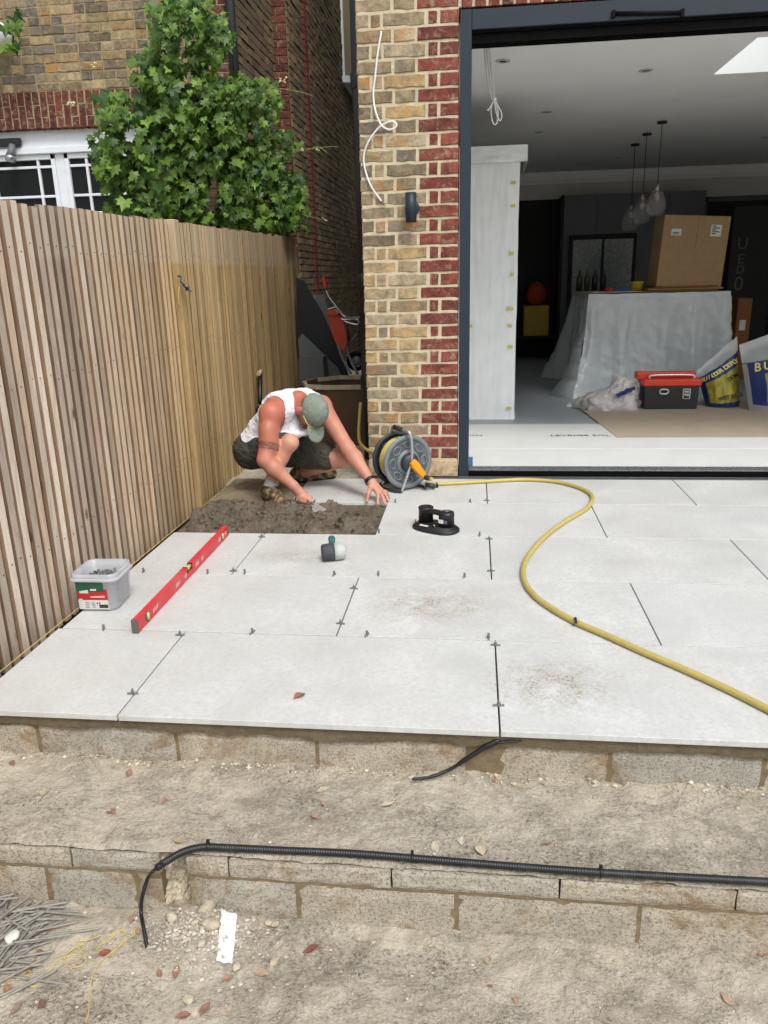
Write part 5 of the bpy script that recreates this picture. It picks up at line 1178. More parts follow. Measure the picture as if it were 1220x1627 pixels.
# white tape strip and paper scrap
T4 = [gnd(*q, 1) for q in ((355,1467),(379,1472),(369,1541),(345,1537))]
m = MB(); m.grid(lambda a, b: ((T4[0]*(1-a)+T4[1]*a)*(1-b)+(T4[3]*(1-a)+T4[2]*a)*b)+Vector((.003*fbm(a*4, b*9, 2), .004*fbm(b*9+a*3, 2, 5), .014+.006*math.sin(b*5+a)+.003*fbm(a*5, b*5))), 6, 24); tag(m.build('tape_strip', plain('white_foam_tape', S(222,224,224), .6, 0, .06, 20, .4, 0, .3, S(190,180,150))), 'torn strip of white tape lying by the rubble heap', 'tape')
p = gnd(-8, 1478, 1); m = MB(); m.grid(lambda a, b: (-.1+.13*a*(1-.8*abs(b-.55)), .09*(b-.5), .02+.012*math.sin(3*a+2*b)+.005*fbm(a*4, b*4)), 10, 12); tag(m.build('paper_scrap', plain('pale_paper', S(214,228,232), .6), None, 0, 1, p), 'pale blue-white paper scrap at the edge of the nail pile', 'paper')
p = gnd(22, 1500, 1); m = MB(); loft(m, [[(.017*math.cos(2*PI*k/9)*(1+.3*math.sin(3*k)), .022*math.sin(2*PI*k/9), z) for k in range(9)] for z in (0, .012)], 0, True, True); tag(m.build('white_stone', LABEL, None, .002, 1, p+Vector((0,0,.02))), 'white stone flake lying on the nails', 'stone')
# long nails
NAIL = plain('galvanised_nail', S(150,146,138), .55, .2, .25, 60, .5, 0, .5, S(110,96,80))
m = MB(); m.tube([(0, 0, 0), (.006, 0, 0), (.142, 0, 0), (.155, 0, 0)], [.0034, .0034, .0034, .0004], 7); m.lathe([(0, -.002), (.0065, -.002), (.0065, .001), (.0029, .001)], Matrix.Rotation(PI/2, 4, 'Y'), 10); nail_me = m.mesh('nail', NAIL)
for i in range(104):
    if i < 80:
        u = rnd.uniform(-70, 62)*1.0; v = 1440+rnd.random()*125; u -= max(0, (v-1500))*.35
        if u > 60-.5*(v-1440)+30: u -= 40
        a = rnd.choice([.9, 1.0, 1.1, .3, .15, 1.7, 1.3])+rnd.uniform(-.25, .25); z = .004+rnd.random()*.022
    else:
        u, v, a = [(60,1436,.05),(100,1440,-.05),(70,1450,.5),(58,1490,.35),(40,1505,.7),(52,1555,-.05),(10,1580,.8),(-5,1560,.9),(20,1595,.75),(35,1480,1.3),(75,1447,.02),(95,1495,.25),(30,1440,-.4),(5,1455,.0),(44,1470,1.25),(28,1530,1.2),(15,1545,1.0),(0,1600,.7),(60,1465,.9),(20,1470,.1),(50,1520,1.45),(12,1500,.5),(-20,1500,.6),(-30,1540,.8)][i-80]; z = .004+.016*(u < 60)*rnd.random()
    p = gnd(u, v, 1)
    if p.y > RIS2-.03: p.y = RIS2-.03-rnd.random()*.03
    if math.sin(a) > 0 and p.y+.155*math.sin(a) > RIS2-.005: p.y = RIS2-.01-.155*math.sin(a)
    o = obj('nail', nail_me, None, p+Vector((-.05, 0, z)), (0, rnd.uniform(-.07, .05), a)); tag(o, 'long grey nail in the pile on the lower ground', 'nail', 'pile of long nails')
# tangled yellow string
def sp(lst, r=.0013):
    m = MB(); m.tube(spline([gnd(u, v, 1)+Vector((0, 0, .004+.003*math.sin(u))) for u, v in lst], 8), r, 5); return m
o = tag(sp([(137,1626),(142,1610),(142,1580),(150,1550),(165,1527),(190,1507),(203,1496),(213,1487),(214,1481)]).build('string', STR), 'yellow string running over the bare lower ground', 'string')
sp([(10,1557),(45,1553),(30,1548),(45,1540),(47,1545),(40,1558),(55,1562),(75,1540),(95,1526),(125,1515),(134,1502),(120,1508),(104,1520),(106,1534),(122,1539),(136,1530),(134,1520),(120,1500),(140,1495),(160,1487)]).build('loop', STR, o)
sp([(160,1500),(155,1508),(165,1513),(180,1512),(200,1490),(192,1482),(175,1487),(162,1498),(175,1490),(200,1475),(215,1450)]).build('loop', STR, o)
# ------------------------------------------------------------------ vine over the fence
def m_leaf(name, c0, c1, obj_based):
    t = NT(name, .45, .35)
    r = t.rand() if obj_based else t.n('ShaderNodeNewGeometry').outputs['Random Per Island']
    n = t.noise(t.co('World'), 40, 3); base = t.ramp(r, [(0, c0), (.45, tuple((a+b)/2 for a, b in zip(c0, c1))), (.85, c1), (1, tuple(min(1, x*1.35) for x in c1))])
    c = t.mix(t.ramp(n, [(.35, 0), (.7, .4)]), base, t.mix(1., base, (.6,.65,.5), 'MULTIPLY')); t.col(c)
    tr = t.n('ShaderNodeBsdfTranslucent'); t.put(tr.inputs[0], t.mix(1., c, (1.3,1.5,.6), 'MULTIPLY')); mx = t.n('ShaderNodeMixShader'); mx.inputs[0].default_value = .28
    t.t.links.new(t.b.outputs[0], mx.inputs[1]); t.t.links.new(tr.outputs[0], mx.inputs[2]); t.t.links.new(mx.outputs[0], t.out.inputs[0]); return t.m
G0, G1 = (.024, .070, .014), (.160, .265, .045)
LEAFO, LEAFI = m_leaf('vine_leaf', G0, G1, True), m_leaf('vine_foliage', G0, G1, False)
LOBES = [(0,-.05),(.16,-.22),(.42,-.30),(.36,-.08),(.62,.10),(.40,.20),(.46,.50),(.20,.46),(0,.92),(-.20,.46),(-.46,.50),(-.40,.20),(-.62,.10),(-.36,-.08),(-.42,-.30),(-.16,-.22)]
def leaf_geo(fold, droop):
    c = [(x, y, fold*abs(x)+droop*(y-.2)**2*-1) for x, y in LOBES]; cen = (0, .15, 0); return [cen]+c, [(0, i+1, (i+1) % 16+1) for i in range(16)]
VL = []
for k in range(4):
    m = MB(); v, f = leaf_geo([.25, .1, -.1, .35][k], [.4, .2, .5, .1][k]); m.add(v, f, 0, False); VL.append(m.mesh('leaf', LEAFO))
vine = thing('climbing_vine', 'leafy green climbing vine spilling over the top of the fence', 'vine', (-2.3, 4.9, LOWZ))
VO = Vector(vine.location)
blobs = [(330,255,125,95,36),(290,140,72,62,15),(285,50,52,62,9),(410,300,72,66,15),(255,275,85,72,16),(205,225,52,60,8),(445,318,44,48,7),(360,180,80,55,10),(300,20,38,30,4),(330,330,130,40,14),(185,170,34,28,3),(235,110,28,34,3),(340,60,28,40,3),(465,350,22,24,3),(180,255,32,42,4),(395,150,50,30,4),(240,320,75,40,10),(300,300,90,60,12),(420,345,60,25,6),(270,200,80,50,9)]
wts = [b[4] for b in blobs]; pts = []
while len(pts) < 6000:
    b = rnd.choices(blobs, wts)[0]; rr = math.sqrt(rnd.random()); an = rnd.random()*2*PI
    rr *= 1+.16*math.sin(an*5+b[0])+.1*math.sin(an*9+b[1])
    u, v = b[0]+b[2]*rr*math.cos(an), b[1]+b[3]*rr*math.sin(an)
    if fbm(u*.022, v*.022, 7) < -.45: continue
    if v > 356+.05*u and rnd.random() < .8: continue
    yy = 4.45+(u-150)/340*1.05; edge = 1-min(1, rr); y = yy-.45*math.sqrt(max(0, edge))*rnd.uniform(.2, 1)+rnd.uniform(-.1, .45)
    p = Vector(ony(u, v, y))
    if p.z < 1.75 and p.x > -1.9: p.x = -1.9-rnd.random()*.1
    if p.y > NY-.06: p.y = NY-.06
    pts.append((y, p))
pts.sort(key=lambda q: q[0])
def leaf_mat(p, s):
    d = Vector((rnd.gauss(0, .5)+.1, -1.0+rnd.gauss(0, .4), rnd.gauss(.55, .45))).normalized()      # the blade faces out and up
    down = Vector((rnd.gauss(0, .5), rnd.gauss(-.2, .4), -1)); down = (down-d*down.dot(d)).normalized(); x = down.cross(d)
    return frame(p, x*s, down*s, d*s)
inner = MB(); front = set(rnd.sample(range(0, 1500), 300))
for i, (y, p) in enumerate(pts):
    s = rnd.uniform(.036, .10) if i not in front else rnd.uniform(.06, .125)
    T_ = leaf_mat(p-VO, s)
    if i in front:
        o = bpy.data.objects.new('leaf', rnd.choice(VL)); COL.objects.link(o); o.parent = vine; o.matrix_local = T_
    else:
        v, f = leaf_geo(rnd.uniform(-.35, .6), rnd.uniform(-.1, .8)); inner.add([T_ @ Vector(q) for q in v], f)
stuff(inner.build('foliage', LEAFI, vine))
BARK = plain('vine_stem', S(92,76,52), .85); GST = plain('green_tendril', S(126,140,70), .6)
m = MB()
for k in range(7):
    tgt = ony(rnd.uniform(220, 400), rnd.uniform(80, 250), 5.65); m.tube(spline([(0, .1*k-.3, 0), (.1*k-.3, .05, 1.2), Vector(tgt)-VO-Vector((0, 0, .4)), Vector(tgt)-VO], 6), [.02*(1-.8*q/18) for q in range(19)], 7)
m.build('stem', BARK, vine)
m = MB()
for path in (((438,140),(470,145),(490,150),(497,154)), ((470,238),(500,236),(525,233),(538,234)), ((485,240),(505,234),(520,243)), ((475,340),(500,346),(512,350)), ((322,48),(318,30),(330,12)), ((150,165),(120,163),(108,166)), ((165,215),(140,205),(128,208)), ((300,60),(320,72),(345,60))):
    m.tube(spline([Vector(ony(u, v, 5.2))-VO for u, v in path], 6), .0028, 5)
m.build('tendril', GST, vine)
BUD = plain('pale_bud', S(222,222,176), .6); m = MB()
for (u, v) in ((150,103),(452,127),(446,127),(258,75),(262,86),(505,236),(340,147),(205,182),(178,202),(168,213),(400,196),(515,350),(240,300),(270,305),(110,165),(117,166),(480,238),(372,208),(228,193),(285,183)):
    for q in range(5): p = Vector(ony(u+rnd.uniform(-4,4), v+rnd.uniform(-4,4), 4.4+(u-150)/340*1.0-.15))-VO; stone(m, p, rnd.uniform(.007, .013))
stuff(m.build('buds', BUD, vine))
# little wall lamp top left with drooping leaves
bp = Vector(ony(2, 56, NY-.1)); bl_ = thing('wall_lamp', "round white lamp on the neighbour's brick wall half hidden by leaves", 'lamp', bp)
m = MB(); m.lathe([(.0, -.10), (.06, -.09), (.10, -.05), (.115, .0), (.115, .03), (.09, .04)], TR((-.02, 0, 0), -PI/2), 22); m.build('globe', plain('white_glass', S(220,224,226), .25), bl_); m = MB(); m.lathe([(.09, .0), (.09, .05)], TR((-.02, .07, 0), -PI/2), 16); m.build('base', BLACK, bl_)
hp_ = thing('hanging_creeper', "big dark leaves of a creeper hanging over the lamp on the neighbour's wall", 'creeper', bp+Vector((-.2, 0, .25)))
for k in range(16):
    u, v = rnd.uniform(-40, 30), rnd.uniform(-15, 80)
    if k < 4: u, v = [(8,45),(28,70),(25,20),(5,75)][k]
    o = bpy.data.objects.new('leaf', rnd.choice(VL)); COL.objects.link(o); o.parent = hp_; o.matrix_local = leaf_mat(Vector(ony(u, v, NY-.25))-Vector(hp_.location), rnd.uniform(.10, .14))
m = MB(); m.tube(spline([(-.15, 0, .4), (0, -.02, .1), (.05, -.05, -.15), (.1, -.06, -.3)], 6), .006, 6); m.build('stem', BARK, hp_)
# ------------------------------------------------------------------ the alley
def panel(name, label, cat, poly, y, th, mat, z_off=0):
    pts_ = [Vector(ony(u, v, y)) for u, v in poly]; o0 = pts_[0]; m = MB(); n = len(pts_)
    vs = [p-o0 for p in pts_]+[p-o0+Vector((0, th, 0)) for p in pts_]
    m.add(vs, [tuple(range(n)), tuple(reversed(range(n, 2*n)))]+[(i, (i+1) % n, n+(i+1) % n, n+i) for i in range(n)]); o = m.build(name, mat, None, .003, 1, o0)
    return tag(o, label, cat) if label else o
AX = lambda u, v, y: Vector(ony(u, v, y))
sp_ = thing('soil_pipe', 'black soil pipe with grey collars in the alley beside the brick pier', 'pipe', (-.885, 3.8, 0))
m = MB(); m.tube([(0, 0, -.04), (0, 0, 5)], .052, 16); m.build('pipe', BPIPE, sp_)
for zc in (.55, 1.28, 2.6): m = MB(); m.lathe([(.052, -.06), (.062, -.05), (.062, .03), (.056, .045), (.052, .06)], TR((0, 0, zc)), 18); m.build('collar', BPIPE, sp_)
panel('dark_board', 'large near-black board leaning across the alley', 'board', [(471,442),(482,446),(512,500),(560,612),(538,612),(472,540)], 5.3, .03, plain('dark_board_paint', S(16,20,26), .5))
panel('grey_board', 'narrow mid grey board leaning behind the dark one in the alley', 'board', [(501,470),(514,468),(531,545),(526,570),(512,520)], 5.35, .02, plain('grey_board_paint', S(84,88,90), .6))
panel('grey_board', 'pale grey strip board leaning beside the wider grey board', 'board', [(491,471),(499,470),(512,522),(508,524)], 5.36, .02, plain('grey_strip_paint', S(128,130,130), .6))
panel('plaster_board', 'slanted pale green-grey sheet low in the alley', 'board', [(474,539),(480,531),(536,585),(548,610),(520,612),(500,566),(476,566)], 5.2, .015, plain('sheet_grey', S(84,92,92), .6))
o = panel('metal_case', 'grey metal case half hidden behind the trough in the alley', 'case', [(475,568),(512,568),(516,612),(476,612)], 4.95, .2, plain('case_grey', S(78,82,84), .45))
# wheelbarrow stood on end
wb_ = thing('wheelbarrow', 'orange wheelbarrow stood on end with chrome handles in the alley', 'wheelbarrow', AX(540, 600, 4.9)); wo_ = Vector(wb_.location)
ORDK = plain('barrow_orange', S(168,52,22), .5, 0, .2, 12)
def wpn(poly, y, th, mat, nm):
    o = panel(nm, None, None, poly, y, th, mat); o.parent = wb_; o.location = Vector(o.location)-wo_; return o
wpn([(520,497),(527,496),(535,500),(545,512),(550,535),(549,552),(542,556),(534,545),(528,530),(524,512)], 4.95, .22, ORDK, 'tray')
wpn([(518,495),(528,493),(537,498),(535,501),(521,499)], 4.93, .26, ORDK, 'tray_rim')
tb2 = lambda pts_, r, mat, nm: MB().tube(spline([AX(*p)-wo_ for p in pts_], 6), r, 8).build(nm, mat, wb_)
tb2([(518,462,4.9),(524,474,4.9),(535,488,4.9),(547,503,4.9),(556,505,4.85),(574,504,4.8)], .011, CHROME, 'handle_tube'); tb2([(520,492,5.1),(533,488,5.1)], .009, CHROME, 'stay')
tb2([(537,504,5.0),(545,508,5.0),(565,507,5.0),(570,511,5.0),(566,516,5.0),(545,510,5.0)], .009, CHROME, 'handle_tube'); tb2([(513,441,4.9),(515,448,4.9),(517,456,4.9)], .017, plain('red_grip', S(190,40,22), .5), 'grip')
tb2([(537,550,4.9),(545,572,4.88),(558,594,4.85)], .012, GREYP, 'leg'); tb2([(550,552,4.98),(558,575,4.95),(568,594,4.9)], .012, GREYP, 'leg'); tb2([(549,513,5.0),(551,540,5.0),(553,565,5.0)], .009, GREYP, 'leg')
tb2([(553,548,5.05),(568,530,5.05)], .008, GREYP, 'stay')
m = MB(); wc_ = AX(566, 574, 5.1)-wo_; m.tube([wc_+Vector((.07*math.cos(a), 0, .07*math.sin(a))) for a in [2*PI*q/24 for q in range(24)]], .022, 8, closed=True); m.build('tyre', INK, wb_); m = MB(); m.lathe([(.0, -.02), (.045, -.02), (.045, .02), (0, .02)], TR(wc_, PI/2), 16); m.build('rim', GREYP, wb_)
# mixing trough
tr_ = thing('mixing_trough', 'brown mortar trough with a pale crusted rim at the mouth of the alley', 'trough', (-1.25, 4.25, -.05))
def trr(k, z, s=1.): return [((-.30*s+x), y*s, z) for x, y in ((0+.0, .28), (.07, .06), (.26, .0), (.68*k, .0), (.68*k, .62), (.25, .66), (.07, .5))]
m = MB(); loft(m, [[(x+.05, y+.03, 0) for x, y, _ in trr(.86, 0)], trr(1, .48), [(x*1.03, y-.015, .48) for x, y, _ in trr(1, .5)], [(x*1.03, y-.015, .515) for x, y, _ in trr(1, .5)], [(x*.97+.005, y+.012, .515) for x, y, _ in trr(1, .5)], [(x*.93+.01, y+.02, .36) for x, y, _ in trr(1, .4)]], 0, True, True)
for f in range(len(m.sm)): m.sm[f] = False
m.m = [1 if 14 <= i < 28 else 0 for i in range(len(m.m))]
m.build('trough', [plain('brown_trough', S(86,64,46), .7, 0, .25, 8), plain('crusted_rim', S(168,156,132), .9, 0, .3, 20)], tr_)
m = MB(); m.grid(lambda a, b: (-.22+.56*a, .06+.5*b, .43+.03*fbm(a*5, b*5)), 14, 12); m.build('mortar', WET, tr_)
# garden tool leaning on the fence behind the worker
tl = thing('spade', 'dark spade leaning on the fence behind the worker', 'spade', onx(412, 640, -1.74)); to = Vector(tl.location)
q = [Vector(onx(413, 593, -1.765))-to, Vector(onx(413, 640, -1.73))-to]
m = MB(); m.tube([q[0], q[0]*.5+q[1]*.5, q[1]], [.02, .018, .018], 8); m.build('shaft', BLACK, tl); m = MB(); m.tube([q[0]+Vector((0,-.05,.0)), q[0]+Vector((0,.05,.012))], .018, 8); m.build('handle', plain('pale_grip', S(170,150,110), .6), tl)
m = MB(); m.box(-.012, .012, -.09, .09, -.32, -.02, 0, TR(q[1])); m.build('blade', BLACK, tl, .004)
# ------------------------------------------------------------------ the worker
class SDF:
    def __init__(s, lo, hi, h):
        s.lo = np.array(lo, float); s.h = h; s.n = np.ceil((np.array(hi)-s.lo)/h).astype(int)+1; s.F = np.full(s.n, 1., np.float32)
        s.ax = [s.lo[i]+h*np.arange(s.n[i]) for i in range(3)]
    def _sub(s, lo, hi):
        a = np.maximum(0, np.floor((lo-s.lo)/s.h).astype(int)); b = np.minimum(s.n, np.ceil((hi-s.lo)/s.h).astype(int)+1)
        if np.any(b <= a): return None, None
        sl = tuple(slice(a[i], b[i]) for i in range(3)); X, Y, Z = np.meshgrid(*[s.ax[i][sl[i]] for i in range(3)], indexing='ij', sparse=True)
        return sl, (X, Y, Z)
    def put(s, sl, d, k):
        A = s.F[sl]
        if k <= 0: s.F[sl] = np.minimum(A, d)
        else:
            h = np.clip(.5+.5*(A-d)/k, 0, 1); s.F[sl] = A*(1-h)+d*h-k*h*(1-h)
    def cap(s, a, b, r0, r1=None, k=.02):
        a, b = np.array(a, float), np.array(b, float); r1 = r0 if r1 is None else r1; R = max(r0, r1)+k+3*s.h
        sl, g = s._sub(np.minimum(a, b)-R, np.maximum(a, b)+R)
        if sl is None: return s
        d = b-a; L = max(1e-9, d@d); t = np.clip(((g[0]-a[0])*d[0]+(g[1]-a[1])*d[1]+(g[2]-a[2])*d[2])/L, 0, 1)
        dist = np.sqrt((g[0]-a[0]-t*d[0])**2+(g[1]-a[1]-t*d[1])**2+(g[2]-a[2]-t*d[2])**2)-(r0+(r1-r0)*t)
        s.put(sl, dist.astype(np.float32), k); return s
    def ell(s, c, axes, rad, k=.02, cut=False):
        c = np.array(c, float); A = np.array([np.array(v, float)/np.linalg.norm(v) for v in axes]); rad = np.array(rad, float); R = rad.max()+k+3*s.h
        sl, g = s._sub(c-R, c+R)
        if sl is None: return s
        q = [((g[0]-c[0])*A[i][0]+(g[1]-c[1])*A[i][1]+(g[2]-c[2])*A[i][2])/rad[i] for i in range(3)]
        k0 = np.sqrt(q[0]**2+q[1]**2+q[2]**2); k1 = np.sqrt((q[0]/rad[0])**2+(q[1]/rad[1])**2+(q[2]/rad[2])**2)+1e-6
        d = (k0*(k0-1)/k1).astype(np.float32)
        if cut: s.F[sl] = np.maximum(s.F[sl], -d)
        else: s.put(sl, d, k)
        return s
    def plane(s, p, n):                                   # keep the side the normal points away from
        n = np.array(n, float); n /= np.linalg.norm(n); X, Y, Z = np.meshgrid(*s.ax, indexing='ij', sparse=True)
        s.F = np.maximum(s.F, ((X-p[0])*n[0]+(Y-p[1])*n[1]+(Z-p[2])*n[2]).astype(np.float32)); return s
    def mesh(s):
        F = s.F; S_ = F < 0; n = s.n
        c = np.zeros(n-1, np.int8)
        for i in (0,1):
            for j in (0,1):
                for k in (0,1): c += S_[i:n[0]-1+i, j:n[1]-1+j, k:n[2]-1+k]
        act = (c > 0) & (c < 8); idx = np.argwhere(act); N = len(idx); mp = np.full(n-1, -1, np.int32); mp[act] = np.arange(N)
        acc = np.zeros((N, 3)); cnt = np.zeros(N)
        cor = [(i, j, k) for i in (0,1) for j in (0,1) for k in (0,1)]
        val = {q: F[idx[:,0]+q[0], idx[:,1]+q[1], idx[:,2]+q[2]] for q in cor}
        for a in cor:
            for ax in range(3):
                if a[ax] == 0:
                    b = list(a); b[ax] = 1; b = tuple(b); va, vb = val[a], val[b]; x = (va < 0) != (vb < 0); t = np.where(x, va/(va-vb+1e-12*(va == vb)), 0)
                    p = np.array(a, float)[None].repeat(N, 0); p[:, ax] += t; acc[x] += p[x]; cnt[x] += 1
        V = s.lo+(idx+acc/cnt[:, None])*s.h; faces = []
        for ax in range(3):
            o1, o2 = [i for i in range(3) if i != ax]; sa = [slice(None)]*3; sb = [slice(None)]*3; sa[ax] = slice(0, -1); sb[ax] = slice(1, None)
            ch = np.argwhere(S_[tuple(sa)] != S_[tuple(sb)]); ok = (ch[:, o1] > 0) & (ch[:, o2] > 0) & (ch[:, o1] < n[o1]-1) & (ch[:, o2] < n[o2]-1); ch = ch[ok]
            if not len(ch): continue
            q = []
            for d1, d2 in ((1,1),(0,1),(0,0),(1,0)):
                z = ch.copy(); z[:, o1] -= d1; z[:, o2] -= d2; q.append(mp[z[:,0], z[:,1], z[:,2]])
            f = np.stack(q, 1); fl = S_[tuple(ch.T)]; fl = fl if ax != 1 else ~fl
            f[~fl] = f[~fl][:, ::-1]; faces.append(f)
        return V, np.concatenate(faces)
def sdf_obj(sd_, name, mat, parent, colfn=None, smooth_it=1, fold=0.):
    V, Fc = sd_.mesh(); ori = np.array(parent.location) if parent else np.zeros(3)
    me = bpy.data.meshes.new(name); me.from_pydata((V-ori).tolist(), [], Fc.tolist()); me.materials.append(mat)
    bm = bmesh.new(); bm.from_mesh(me)
    for _ in range(smooth_it): bmesh.ops.smooth_vert(bm, verts=bm.verts, factor=.5, use_axis_x=True, use_axis_y=True, use_axis_z=True)
    bmesh.ops.recalc_face_normals(bm, faces=bm.faces); bm.normal_update()
    if fold:
        for v in bm.verts:
            p = v.co; w = fbm(p.x*9+p.z*7, p.y*9, p.z*16, 3); r = abs(fbm(p.x*15, p.y*15, p.z*26+p.x*12, 2)); v.co = p+v.normal*fold*(w*.8-r*1.1+.2)
    bm.to_mesh(me); bm.free()
    me.polygons.foreach_set('use_smooth', [True]*len(me.polygons))
    if colfn is not None:
        at = me.color_attributes.new('tint', 'FLOAT_COLOR', 'POINT'); C = np.ones((len(V), 4), np.float32); C[:, :3] = colfn(V); at.data.foreach_set('color', C.ravel())
    return obj(name, me, parent)
J = {k: ony(*v) for k, v in dict(hipR=(402,712,2.66), hipL=(440,712,2.84), kneeR=(461,703,2.45), ankR=(429,774,2.42), kneeL=(545,729,2.72), ankL=(478,752,2.92),
   shR=(431,659,2.46), shL=(510,645,2.80), elR=(421,731,2.36), wrR=(466,772,2.38), elL=(552,712,2.62), wrL=(587,762,2.49), neck=(474,638,2.60), belly=(420,690,2.74)).items()}
side = J['shL']-J['shR']; side /= np.linalg.norm(side)
mid = (J['shR']+J['shL'])/2; pel = (J['hipR']+J['hipL'])/2
spine = mid-pel; spine /= np.linalg.norm(spine); fwd = np.cross(spine, side); fwd = fwd if fwd[2] < 0 else -fwd   # chest side looks down
fwd /= np.linalg.norm(fwd)
HC = ony(495, 652, 2.515)                                  # head centre
hu = np.array([.74, -.50, .16]); hu /= np.linalg.norm(hu); hf = np.array([.22, -.22, -1.]); hf -= hu*(hf@hu); hf /= np.linalg.norm(hf); hr = np.cross(hf, hu)
man = thing('person', 'man in a white vest, dark shorts and grey-green cap crouching over the wet mortar with a trowel', 'person', (float(pel[0]), float(pel[1]), 0))
man['label'] = 'crouching person in white vest, dark shorts and green cap trowelling the wet mortar'
def torso(sd_, g=0., kk=.05):
    sd_.cap(J['hipR']+side*.01, J['hipL']-side*.01, .112+g, None, 0)
    w = pel*.62+mid*.38-fwd*.035; sd_.cap(w-side*.075, w+side*.075, .108+g, None, kk)
    c = pel*.25+mid*.75-fwd*.02; sd_.cap(c-side*.085, c+side*.085, .118+g, None, kk)
    u = mid-fwd*.055-spine*.015; sd_.cap(u-side*.10, u+side*.11, .088+g, None, kk)
    sd_.cap(u, J['neck'], .080+g, .058+g, .04)
    return sd_
lo = np.array([-1.78, 2.12, -.04]); hi = np.array([-.50, 3.10, .78])
B = SDF(lo, hi, .0046); torso(B)
def limb(sd_, pts_, rs, k=.02):
    for (a, b), (ra, rb) in zip(zip(pts_, pts_[1:]), zip(rs, rs[1:])): sd_.cap(a, b, ra, rb, k)
TB = None
# legs
limb(B, [J['hipR'], J['hipR']*.45+J['kneeR']*.55, J['kneeR']], [.085, .07, .047], .03)
calfR = J['kneeR']*.66+J['ankR']*.34+np.array([-.03, .02, 0]); limb(B, [J['kneeR'], calfR, J['ankR']], [.047, .053, .037], .03)
limb(B, [J['hipL'], J['hipL']*.45+J['kneeL']*.55, J['kneeL']], [.09, .08, .058], .03)
calfL = J['kneeL']*.62+J['ankL']*.38+np.array([-.0, .0, .012]); limb(B, [J['kneeL'], calfL, J['ankL']], [.056, .058, .038], .02)
# near arm: deltoid, upper arm, forearm
sR = J['shR']+np.array([0, 0, .005]); limb(B, [mid-side*.12-fwd*.02, sR], [.08, .072], .03)
uR = sR*.45+J['elR']*.55; B.cap(sR, sR*.72+J['elR']*.28, .069, .062, .025); B.cap(sR*.6+J['elR']*.4, J['elR'], .056, .045, .03); B.ell(uR+np.array([.012, -.012, 0]), (sR-J['elR'], (1,0,0), (0,1,0)), (.09, .05, .05), .03)
fR = J['elR']*.68+J['wrR']*.32; limb(B, [J['elR'], fR, J['wrR']], [.045, .049, .029], .025)
# far arm
sL = J['shL']; B.cap(mid+side*.12, sL, .075, .066, .03); B.cap(sL, J['elL'], .062, .044, .03); fL = J['elL']*.68+J['wrL']*.32; limb(B, [J['elL'], fL, J['wrL']], [.044, .048, .028], .025)
TB = B.F.copy()
# neck and head
B.cap(J['neck'], HC-hu*.03+hf*.0, .062, .058, .03); B.ell(HC, (hr, hf, hu), (.073, .092, .105), .025)
B.cap(HC-hu*.055+hf*.045, HC-hu*.075+hf*.075, .05, .036, .025)                    # jaw
B.cap(HC+hf*.09+hu*.012, HC+hf*.112-hu*.022, .011, .015, .014)                       # nose
for s_ in (-1, 1):
    B.ell(HC+hr*.073*s_-hf*.008-hu*.026, (hr, hf, hu), (.016, .022, .033), .004); B.cap(HC+hr*.03*s_+hf*.086+hu*.026, HC+hr*.05*s_+hf*.074+hu*.026, .010, .010, .012)   # ears, brows
B.cap(HC-hr*.02+hf*.098-hu*.052, HC+hr*.02+hf*.098-hu*.052, .008, .008, .008)       # lips
# hands
def finger(sd_, pts_, r0, r1, k=.006):
    n = len(pts_)-1
    for i in range(n): sd_.cap(pts_[i], pts_[i+1], r0+(r1-r0)*i/n, r0+(r1-r0)*(i+1)/n, k)
wl_ = J['wrL']; kn = ony(602, 780, 2.455); kd = (kn-wl_)/np.linalg.norm(kn-wl_)
tips = [onz(600, 801, .009), onz(611, 800, .009), onz(617, 796, .009), onz(618, 790, .009)]
across = np.array([.35, .93, .0]); across /= np.linalg.norm(across)
for i, tp_ in enumerate(tips):
    base = kn+across*(.030-.0 if False else (-.028+.019*i))+np.array([0, 0, .004*(1.5-abs(i-1.5))]); midp = base*.5+tp_*.5+np.array([.004, 0, .012]); B.cap(wl_, base, .021, .0135, .016); finger(B, [base, midp, tp_*.8+midp*.2+np.array([0,0,.002]), tp_], .0108, .0078)
th0 = wl_*.55+kn*.45-across*.03; thT = onz(583, 797, .010); finger(B, [wl_*.7+kn*.3-across*.012, th0+np.array([-.006,0,-.006]), th0*.45+thT*.55+np.array([-.004,0,.004]), thT], .017, .0095, .012)
# trowel hand: fist round the handle
wr = J['wrR']; hd_ = ony(482, 789, 2.395); HA = ony(468, 801, 2.40); HB = ony(496, 805, 2.36); ha = (HB-HA)/np.linalg.norm(HB-HA); hcen = ony(482, 794, 2.385)
B.cap(wr, hd_, .030, .033, .016)
outv = np.cross(ha, (wr-hcen)); outv /= np.linalg.norm(outv); outv = outv if outv[1] < 0 else -outv; upv = np.cross(outv, ha); upv = upv if upv[2] > 0 else -upv
for i in range(4):
    c = hcen+ha*(-.027+.0185*i); B.cap(hd_, c+upv*.022+outv*.012, .024, .013, .012); finger(B, [c+upv*.024+outv*.014, c+outv*.027+upv*.004, c+outv*.018-upv*.018, c-upv*.020-outv*.006], .0108, .0088, .005)
finger(B, [hd_+ha*.012, hcen+ha*.045+upv*.014-outv*.01, hcen+ha*.058+outv*.012+upv*.004, hcen+ha*.055+outv*.024-upv*.006], .015, .0095, .01)
